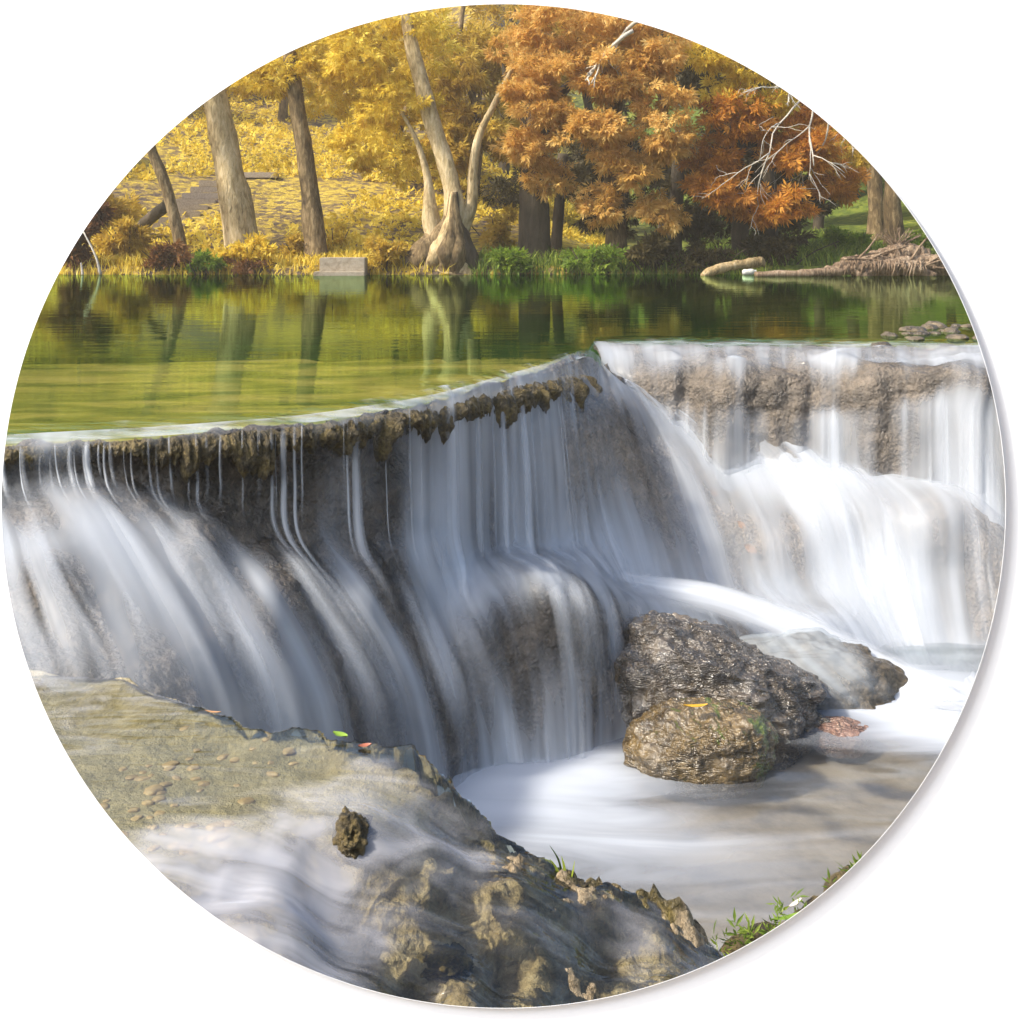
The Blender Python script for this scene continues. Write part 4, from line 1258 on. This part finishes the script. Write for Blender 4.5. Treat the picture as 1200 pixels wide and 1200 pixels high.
# the wood on the slope behind
hue = {'golden_leaves': 'golden', 'amber_leaves': 'amber', 'dark_olive_leaves': 'dark olive', 'red_brown_leaves': 'red brown', 'rust_leaves': 'rust coloured'}
k = 0
rg = np.random.default_rng(99)
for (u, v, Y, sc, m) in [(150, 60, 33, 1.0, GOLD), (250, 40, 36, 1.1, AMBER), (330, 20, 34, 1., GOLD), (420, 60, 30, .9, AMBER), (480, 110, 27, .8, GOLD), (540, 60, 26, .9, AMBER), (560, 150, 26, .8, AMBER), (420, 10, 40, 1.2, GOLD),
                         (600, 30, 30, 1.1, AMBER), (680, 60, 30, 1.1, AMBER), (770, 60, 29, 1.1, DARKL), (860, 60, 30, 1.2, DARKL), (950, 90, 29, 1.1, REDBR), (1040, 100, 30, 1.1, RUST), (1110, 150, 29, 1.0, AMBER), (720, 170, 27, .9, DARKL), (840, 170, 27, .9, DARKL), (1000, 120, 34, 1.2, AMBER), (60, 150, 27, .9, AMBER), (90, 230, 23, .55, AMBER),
                         (1180, 180, 26, 1., AMBER), (-20, 180, 28, 1.1, GOLD), (1260, 150, 25, 1.2, RUST), (1360, 110, 28, 1.3, AMBER), (1450, 160, 25, 1.2, GOLD), (1580, 120, 27, 1.3, RUST), (1720, 150, 26, 1.3, AMBER), (1300, 40, 34, 1.4, DARKL), (1480, 30, 35, 1.4, AMBER), (-140, 120, 27, 1.2, AMBER), (-280, 150, 26, 1.2, GOLD), (-430, 110, 28, 1.3, AMBER)]:
    ub = u + rg.normal() * 10
    c = P(u, v, Y)
    gz0 = float(ground_z(c[0], Y))
    vb = V0 - (gz0 - H) / Y * F
    left = u < 590
    tree('tree', '%s tree in the wood high on the slope behind the %s' % (hue[m.name], 'left bank' if left else 'orange trees'), [(ub, vb, 12 * sc), (ub + 4, (vb + v) / 2, 10 * sc), (u, v, 8 * sc), (u + 5, v - 70, 5 * sc)], Y, M_BARK_MID if left else M_BARK_DARK,
         [(u, v, 85 * sc, 60 * sc, 0, 1.6 * sc, 620), (u - 40, v + 30, 50 * sc, 36 * sc, -.4, 1., 260), (u + 45, v + 20, 50 * sc, 36 * sc, .4, 1., 260)], m, 0.19, (), '%s trees of the wood behind the %s' % (hue[m.name], 'left bank' if left else 'orange trees'), seed=200 + k)
    k += 1


# ------------------------------------------------------------------ shrubs and grass
def shrub(label, u, v, wpx, hpx, mat, n, leaf=0.09, seed=1, group=None, dy=0.0):
    b = PG(u, v)
    b[1] += dy
    root = empty('shrub', b, label, 'shrub', group)
    sc = b[1] / F
    rg = np.random.default_rng(seed)
    parts = []
    for i in range(6):
        a = rg.normal() * wpx * .22 * sc
        p0 = b + np.array((a * .4, 0, -.1))
        p1 = b + np.array((a, rg.normal() * .1, hpx * sc * .4))
        p2 = b + np.array((a * 1.6, rg.normal() * .15, hpx * sc * .8))
        parts.append(tube(catmull(np.array([p0, p1, p2]), 8), np.linspace(.014, .006, 8), 6))
    v_, f_ = join(parts)
    mesh_np('stem', v_, f_, M_BARK_DARK, root)
    p, t = crown_points(b + np.array((0, 0, hpx * sc * .5)), (wpx * sc * .6, max(.25, wpx * sc * .4), hpx * sc * .62), n, seed, 9, .3)
    p[:, 2] = np.maximum(p[:, 2], b[2] - .02)
    leaf_mesh('leaves', p, t, leaf, mat, root, 5, seed, .15, .2)


for i, a in enumerate([
    ('dark red brown shrub at the far left of the bank', 95, 310, 60, 75, REDBR, 520, .11),
    ('amber shrub behind the leaning twigs on the left bank', 150, 305, 60, 50, AMBER, 420, .10),
    ('low red brown shrub at the foot of the slim leaning tree', 190, 316, 60, 28, REDBR, 320, .08),
    ('bright green low shrub at the water left of the pale tree', 236, 318, 46, 20, GREENL, 240, .07),
    ('low golden shrub at the foot of the thick pale tree', 290, 312, 70, 30, GOLD, 380, .08),
    ('red brown creeper at the waterline below the thick pale tree', 290, 320, 60, 14, REDBR, 200, .06),
    ('golden shrub at the foot of the straight brown tree', 392, 296, 36, 34, GOLD, 220, .08),
    ('yellow green shrub right of the concrete block', 450, 316, 50, 34, AMBER, 320, .08),
    ('amber fern like shrub behind the concrete block', 345, 306, 40, 26, AMBER, 220, .08),
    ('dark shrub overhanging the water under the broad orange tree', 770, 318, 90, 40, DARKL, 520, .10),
    ('fresh green shrub at the water right of the forked tree', 600, 318, 60, 24, GREENL, 320, .08),
    ('bright green shrub below the large pale orange tree', 690, 318, 80, 30, GREENL, 460, .08),
    ('dark green shrub beside the pale log', 905, 310, 70, 34, DARKL, 420, .09),
    ('light green shrub in the clearing left of the driftwood', 985, 300, 70, 34, GREENL, 420, .08),
    ('green shrub behind the right end of the driftwood', 1070, 300, 50, 26, GREENL, 300, .08),
    ('dark shrub at the water between the pale log and the orange tree', 838, 312, 60, 26, DARKL, 320, .09),
    ('golden shrub in the gap right of the forked tree', 585, 290, 46, 44, AMBER, 320, .09),
]):
    shrub(*a, seed=300 + i)


def grass(name, label, regions, n, hgt, mat, seed):
    rg = np.random.default_rng(seed)
    xs_, ys_ = [], []
    for (x0, x1, y0, y1) in regions:
        xs_.append(rg.uniform(x0, x1, n))
        ys_.append(rg.uniform(y0, y1, n))
    x, y = np.concatenate(xs_), np.concatenate(ys_)
    z = ground_z(x, y)
    b = np.stack([x, y, z - 0.02], 1)
    m = len(x)
    h = hgt * (0.4 + 0.8 * rg.random(m))
    lean = rg.normal(size=(m, 2)) * 0.4
    a = rg.uniform(0, math.pi, m)
    s = np.stack([np.cos(a), np.sin(a), a * 0], 1) * 0.012
    mid = b + np.stack([lean[:, 0] * h * .35, lean[:, 1] * h * .35, h * .6], 1)
    tip = b + np.stack([lean[:, 0] * h, lean[:, 1] * h, h], 1)
    v = np.stack([b - s, b + s, mid + s * .7, mid - s * .7, mid - s * .7, mid + s * .7, tip + s * .1, tip - s * .1], 1).reshape(-1, 3)
    f = np.arange(len(v)).reshape(-1, 4)
    t = np.repeat(rg.random(m), 8)
    o = mesh_np(name, v, f, mat, None, False, {'tint': t})
    return tag(o, label, 'grass', kind='stuff')


grass('grass', 'fresh green grass along the far waterline', [(-0.7, 3.6, 20.0, 21.2), (3.5, 6.8, 20.2, 25.0), (4.4, 6.4, 21.0, 27.0)], 2600, 0.24, GRASS, 401)
grass('grass', 'golden grass tufts along the left waterline', [(-7.5, -1.0, 20.0, 21.4)], 3800, 0.20, GOLD, 402)


# fallen leaves scattered over the golden slope
def litter(n, seed):
    rg = np.random.default_rng(seed)
    x = rg.uniform(-10, 2.0, n)
    y = 20.6 + rg.random(n) ** 1.3 * 22
    kp = fbm(np.stack([x * .5, y * .35, x * 0], -1), 4, 77) > -.08
    x, y = x[kp], y[kp]
    n = len(x)
    z = ground_z(x, y) + 0.02
    p = np.stack([x, y, z], 1)
    tw = np.stack([rg.normal(size=n), rg.normal(size=n), 0.5 + 0.4 * rg.random(n)], 1)
    o = leaf_mesh('leaf_litter', p, tw, 0.10, GOLD, None, 3, seed, .1, .3)
    return tag(o, 'golden fallen leaves and seedlings covering the slope', 'leaf litter', kind='stuff')


litter(13000, 55)


# ------------------------------------------------------------------ wooden bits on the far bank
def box(name, c, sz, mat, parent=None, rot=0.0, rough=0.0, bev=0.012):
    import bmesh
    bm = bmesh.new()
    bmesh.ops.create_cube(bm, size=1.0)
    for v in bm.verts:
        v.co = Vector((v.co.x * sz[0], v.co.y * sz[1], v.co.z * sz[2]))
    bmesh.ops.bevel(bm, geom=bm.edges[:], offset=bev, segments=2, affect='EDGES')
    me = bpy.data.meshes.new(name)
    bm.to_mesh(me)
    bm.free()
    me.materials.append(mat)
    o = bpy.data.objects.new(name, me)
    COL.objects.link(o)
    o.location = tuple(c)
    o.rotation_euler = (0, 0, rot)
    if parent:
        o.parent = parent
        o.matrix_parent_inverse = parent.matrix_basis.inverted()
    return o


cb = P(401, 320, 19.75)
blk = empty('concrete_block', (cb[0], cb[1], 0.0), 'pale concrete block half sunk at the left waterline', 'concrete block')
box('slab', (cb[0], cb[1] + .2, 0.10), (0.70, 0.5, 0.34), M_CONC, blk, 0.03)
box('footing', (cb[0] - 0.02, cb[1] - .1, -0.02), (0.78, 0.3, 0.16), M_CONC, blk, 0.03)

st = empty('garden_steps', PG(215, 262), 'worn grey steps climbing the golden slope at the left', 'steps')
M_STEP = mat_plain('grey_step', (0.34, 0.29, 0.24), 0.9)
for k in range(8):
    u, v = 190 + k * 9.5, 268 - k * 7.2
    p = PG(u, v)
    box('tread', (p[0], p[1], p[2] + 0.03), (0.80, 0.17, 0.13), M_STEP, st, 0.25)
u = 297
p = PG(305, 208)
tag(box('stone_slab', (p[0], p[1], p[2] + 0.04), (0.75, 0.4, 0.12), M_STEP, None, 0.1), 'flat grey stone slab on the slope right of the thick pale tree', 'stone slab')

pb0, pb1 = PG(156, 272), P(196, 240, 21.6)
v_, f_ = tube(catmull(np.array([pb0 - (0, 0, .05), (pb0 + pb1) / 2, pb1]), 20), np.full(20, .11), 8, .2, 9)
tag(mesh_np('leaning_log', v_, f_, M_BARK_DARK), 'short dark log leaning up behind the slim leaning tree', 'log')

for k, (pts, lab) in enumerate([([(118, 322, 20.0), (112, 300, 20.0), (98, 272, 20.1)], 'long thin bare twig leaning left out of the water at the left'), ([(97, 322, 19.9), (95, 308, 19.9)], 'short thin twig standing in the water at the far left')]):
    c = catmull(np.array([P(*q) for q in pts]), 12)
    v_, f_ = tube(c, np.linspace(.025, .012, 12), 6)
    tag(mesh_np('twig', v_, f_, M_TWIG), lab, 'twig')

c = catmull(np.array([P(822, 323, 19.55), P(850, 313, 19.7), P(894, 306, 19.9)]), 24)
v_, f_ = tube(c, np.interp(np.linspace(0, 1, 24), [0, .15, 1], [.035, .07, .078]), 14, .45, 5, 14.0)
tag(mesh_np('log', v_, f_, M_LOG), 'pale barkless log sloping into the water at the right', 'log')
bt = PZ(876, 319, 0.04)
v_, f_ = tube(catmull(np.array([bt - (.08, 0, 0), bt, bt + (.09, 0, .01), bt + (.14, 0, .02)]), 14), np.interp(np.linspace(0, 1, 14), [0, .1, .6, .8, 1], [.03, .05, .05, .022, .02]), 10)
tag(mesh_np('bottle', v_, f_, mat_plain('white_plastic', (0.75, 0.77, 0.78), 0.3)), 'small white bottle floating beside the pale log', 'bottle')

dw = empty('driftwood', P(1010, 318, 19.7), 'tangled brown driftwood pile with fibrous roots at the right waterline', 'driftwood')
for k, (pts, r0, r1) in enumerate([
    ([(885, 322, 19.3), (950, 320, 19.4), (1010, 314, 19.5), (1060, 308, 19.6), (1110, 305, 19.7)], .05, .10),
    ([(1000, 322, 19.5), (1040, 318, 19.6), (1080, 312, 19.6), (1120, 318, 19.7)], .12, .10),
    ([(1000, 308, 19.8), (1030, 296, 19.9), (1060, 288, 20.0), (1078, 292, 20.0)], .04, .05),
    ([(1050, 310, 19.6), (1080, 304, 19.6), (1130, 300, 19.7)], .05, .04),
    ([(1030, 312, 19.8), (1058, 296, 19.9), (1086, 306, 19.9)], .13, .15),
    ([(995, 312, 19.9), (1030, 300, 20.0), (1070, 296, 20.0)], .08, .12),
    ([(960, 322, 19.6), (1000, 310, 19.8), (1030, 304, 19.9)], .08, .14),
    ([(1010, 322, 19.45), (1050, 312, 19.5), (1096, 324, 19.5)], .07, .07),
]):
    c = catmull(np.array([P(*q) for q in pts]), 30)
    v_, f_ = tube(c, np.linspace(r0, r1, 30), 16, .8, 80 + k, 17.0)
    mesh_np('branch', v_, f_, M_WOOD, dw)
sp = []
for k in range(26):
    a = random.uniform(-1.0, 1.0)
    p0 = P(1052 + random.uniform(-5, 5), 292, 19.9)
    p1 = p0 + np.array((math.sin(a) * .45, random.uniform(-.1, .1), math.cos(a) * .34))
    sp.append(tube(catmull(np.array([p0, (p0 + p1) / 2 + np.array((0, 0, .02)), p1]), 6), np.linspace(.012, .004, 6), 5))
v_, f_ = join(sp)
mesh_np('root_fan', v_, f_, M_WOOD, dw)
sp = []
for k in range(22):
    p0 = P(random.uniform(985, 1100), random.uniform(298, 318), 19.6 + random.uniform(-.15, .2))
    a = random.gauss(0.25, .5)
    L = random.uniform(.3, .9)
    p1 = p0 + np.array((math.cos(a) * L, random.uniform(-.1, .1), math.sin(a) * L * .6))
    sp.append(tube(catmull(np.array([p0, (p0 + p1) / 2 + np.array((0, 0, random.uniform(-.04, .05))), p1]), 9), np.linspace(.022, .008, 9), 7, .3, k))
v_, f_ = join(sp)
mesh_np('loose_sticks', v_, f_, M_WOOD, dw)
sp = []
for k in range(150):
    u = random.uniform(985, 1085)
    p0 = P(u, 308 + random.uniform(-3, 3), 19.5 + random.uniform(-.08, .02))
    p1 = p0 + np.array((random.uniform(-.12, .05), -.05, -.22 + random.uniform(0, .1)))
    sp.append(tube(np.array([p0, (p0 + p1) / 2 + np.array((0, -.02, .02)), p1]), np.array([.012, .008, .004]), 5))
v_, f_ = join(sp)
mesh_np('root_fibres', v_, f_, M_WOOD, dw)


# bare hanging twigs at the upper right, and the bare grey limb at the top
def bare(label, starts, Y, seed, rad, levels=4):
    rg = np.random.default_rng(seed)
    parts = []

    def grow(p, d, L, r, lev):
        n = 7
        pts = [p]
        for i in range(n):
            d = d + rg.normal(size=3) * .16 + np.array((0, 0, -.05))
            d = d / np.linalg.norm(d)
            pts.append(pts[-1] + d * L / n)
        pts = np.array(pts)
        parts.append(tube(pts, np.linspace(r, r * .55, n + 1), 6))
        if lev > 0:
            for i in range(3 if lev > 1 else 2):
                j = rg.integers(2, n + 1)
                dd = d + rg.normal(size=3) * np.array((.6, .4, .5))
                grow(pts[j], dd / np.linalg.norm(dd), L * (.45 + .25 * rg.random()), r * .6, lev - 1)

    for (u, v, du, dv, L) in starts:
        grow(P(u, v, Y), np.array((du, 0, -dv)) / math.hypot(du, dv), L, rad, levels)
    v_, f_ = join(parts)
    return tag(mesh_np('bare_branch', v_, f_, M_TWIG), label, 'branch')


bare('bare whitish branch with hanging twigs in front of the rust tree', [(950, 108, -.8, 1, 1.3), (955, 110, .05, 1, 1.2), (968, 118, .2, 1, 1.1), (975, 130, .7, .8, .8), (940, 100, -.9, .2, .7)], 19.9, 4, .018, 3)
bare('bare grey limb crossing the orange leaves at the top', [(760, 14, -1, .25, 1.0), (742, 36, -.9, .5, .8)], 19.6, 6, .035, 2)


# ------------------------------------------------------------------ small foreground plants and leaves
def flat_leaf(label, c, L, w, mat, yaw, pitch=0.3, curl=.25, group=None, tilt=0.0):
    n = 9
    x = np.linspace(0, 1, n)
    half = w * np.sin(np.pi * np.clip(x, .03, .97)) ** .8
    rows = []
    for s in (-1, -.5, 0, .5, 1):
        rows.append(np.stack([x * L, s * half, curl * L * (x - .5) ** 2 + abs(s) * w * .35], 1))
    v0 = np.array(rows)
    v = v0.copy()
    v[..., 1] = v0[..., 1] * math.cos(tilt) - v0[..., 2] * math.sin(tilt)
    v[..., 2] = v0[..., 1] * math.sin(tilt) + v0[..., 2] * math.cos(tilt)
    ca, sa, cp, sp_ = math.cos(yaw), math.sin(yaw), math.cos(pitch), math.sin(pitch)
    y = v.copy()
    y[..., 0] = v[..., 0] * cp - v[..., 2] * sp_
    y[..., 2] = v[..., 0] * sp_ + v[..., 2] * cp
    z = y.copy()
    z[..., 0] = y[..., 0] * ca - y[..., 1] * sa
    z[..., 1] = y[..., 0] * sa + y[..., 1] * ca
    o = mesh_np('fallen_leaf', (z + c).reshape(-1, 3), grid_faces(5, n), mat)
    return tag(o, label, 'leaf', group)


M_LY = mat_plain('yellow_leaf', (0.50, 0.29, 0.02), .5)
M_LO = mat_plain('tan_leaf', (0.30, 0.16, 0.07), .6)
M_LG = mat_plain('green_leaf', (0.16, 0.26, 0.025), .5)
M_LR = mat_plain('red_leaf', (0.28, 0.09, 0.05), .5)
M_LW = mat_plain('bleached_leaf', (0.62, 0.56, 0.48), .6)
flat_leaf('yellow leaf lying on top of the small mossy boulder', P(801, 829, 4.62), .09, .014, M_LY, .1, .0)
flat_leaf('small green leaf on the edge of the foreground ledge', PZ(390, 860, -.46), .036, .012, M_LG, -.4, -.1)
flat_leaf('small red leaf on the ledge edge beside the green leaf', PZ(420, 876, -.468), .028, .010, M_LR, .1, .1)
flat_leaf('thin tan leaf at the ledge edge under the left part of the falls', PZ(240, 834, -.458), .04, .005, M_LO, -.25, 0)
flat_leaf('bleached leaf standing on the rear tan shelf', P(930, 436, 7.02), .08, .03, M_LW, .2, .5)
flat_leaf('orange leaf on the water at the right of the rear shelf', PZ(1082, 413, -.03), .07, .025, M_LO, .2, .1)
for (u, v, s) in [(878, 640, .09), (872, 612, .07), (835, 576, .07), (893, 607, .06)]:
    sdist = np.abs(MLOFT.g - P(u, v, 6.4))
    uvp = np.stack([600 + F * MLOFT.g[..., 0] / MLOFT.g[..., 1], V0 + F * (H - MLOFT.g[..., 2]) / MLOFT.g[..., 1]], -1)
    d = np.hypot(uvp[..., 0] - u, uvp[..., 1] - v)
    i, j = np.unravel_index(np.argmin(d), d.shape)
    c = MLOFT.g[i, j] + MLOFT.n[i, j] * 0.004
    flat_leaf('tan leaf stuck under the thin water of the right hand cascade', c - np.array((s * .4, 0, 0)), s * .8, s * .22, M_LO, random.uniform(-.3, .3), random.uniform(-.7, .7), .1, 'tan leaves stuck on the right hand cascade', 1.0)


def blades(name, label, c, n, h, spread, mat, seed, lean=(0, 0), wid=.003):
    rg = np.random.default_rng(seed)
    parts = []
    for k in range(n):
        b = c + np.array((rg.normal() * spread, rg.normal() * spread, 0))
        hh = h * (.5 + .6 * rg.random())
        tipv = b + np.array((lean[0] * hh + rg.normal() * hh * .25, lean[1] * hh + rg.normal() * hh * .15, hh))
        midv = (b + tipv) / 2 + np.array((-lean[0] * hh * .25, 0, hh * .15))
        pts = catmull(np.array([b, midv, tipv]), 10)
        w = wid * (1 - np.linspace(0, 1, 10) ** 2) + .0004
        side = np.array((math.cos(k), math.sin(k) * .5, 0))
        v = np.stack([pts - side * w[:, None], pts + side * w[:, None]], 1).reshape(-1, 3)
        i = np.arange(9) * 2
        parts.append((v, np.stack([i, i + 1, i + 3, i + 2], 1)))
    v, f = join(parts)
    o = mesh_np(name, v, f, mat, None, True, {'tint': np.repeat(rg.random(len(v) // 20), 20)})
    return tag(o, label, 'grass')


blades('grass_tuft', 'dark green grass blades standing on the ledge edge', PZ(664, 1045, -.665), 5, .085, .006, GREENL, 5, (-.18, 0), .0035)

# bank in the lower right corner
bp = catmull(np.array([PZ(800, 1150, -1.36), PZ(850, 1130, -1.33), PZ(905, 1105, -1.31), PZ(965, 1072, -1.30), PZ(1020, 1040, -1.30), PZ(1110, 1000, -1.31), PZ(1250, 960, -1.31), PZ(1500, 930, -1.33)]), 60)
v_, f_ = tube(bp, np.interp(np.linspace(0, 1, 60), [0, .1, .5, 1], [.02, .04, .055, .06]), 24, .9, 77, 16.0)
tag(mesh_np('bank_rock', v_, f_, M_MOSS), 'mossy brown bank edge at the lower right', 'rock')


def sprigs(label, pts, n, size, spread, mat, seed):
    rg = np.random.default_rng(seed)
    c = catmull(np.array(pts), 50)[rg.integers(0, 50, n)] + rg.normal(size=(n, 3)) * np.array((spread, spread, spread * .35))
    tw = rg.normal(size=(n, 3)) * .6 + np.array((-.2, -.2, .8))
    return tag(leaf_mesh('sprig', c, tw, size, mat, None, 5, seed, .2, .11), label, 'plant')


sprigs('low light green plants along the lower right bank edge', [PZ(838, 1112, -1.28), PZ(900, 1090, -1.26), PZ(950, 1062, -1.25)], 38, .03, .02, GRASS, 8)
sprigs('small green sprigs on the bank at the far lower right edge', [PZ(975, 1045, -1.25), PZ(1010, 1022, -1.25)], 16, .03, .016, GRASS, 9)
flat_leaf('long bright green leaf on the lower right bank', PZ(905, 1082, -1.24), .13, .012, M_LG, .2, .15)
flat_leaf('curled pale leaf on the lower right bank', PZ(925, 1064, -1.25), .045, .008, M_LW, .4, .35)

# ------------------------------------------------------------------ the soft golden autumn air between the near falls and the far wood
t = NT('autumn_haze')
vol = t.n('VolumePrincipled', {'Color': (1.0, 0.93, 0.78, 1), 'Density': HAZE, 'Anisotropy': 0.2})
t.t.links.new(vol.outputs[0], t.out.inputs['Volume'])
hx = np.array([(x, y, z) for x in (-95, 95) for y in (-15, 112) for z in (-2.9, 22)], float)
hf = [(0, 1, 3, 2), (4, 6, 7, 5), (0, 4, 5, 1), (2, 3, 7, 6), (0, 2, 6, 4), (1, 5, 7, 3)]
tag(mesh_np('haze', hx, hf, t.m, smooth=False), 'thin golden haze in the air', 'haze', kind='stuff')
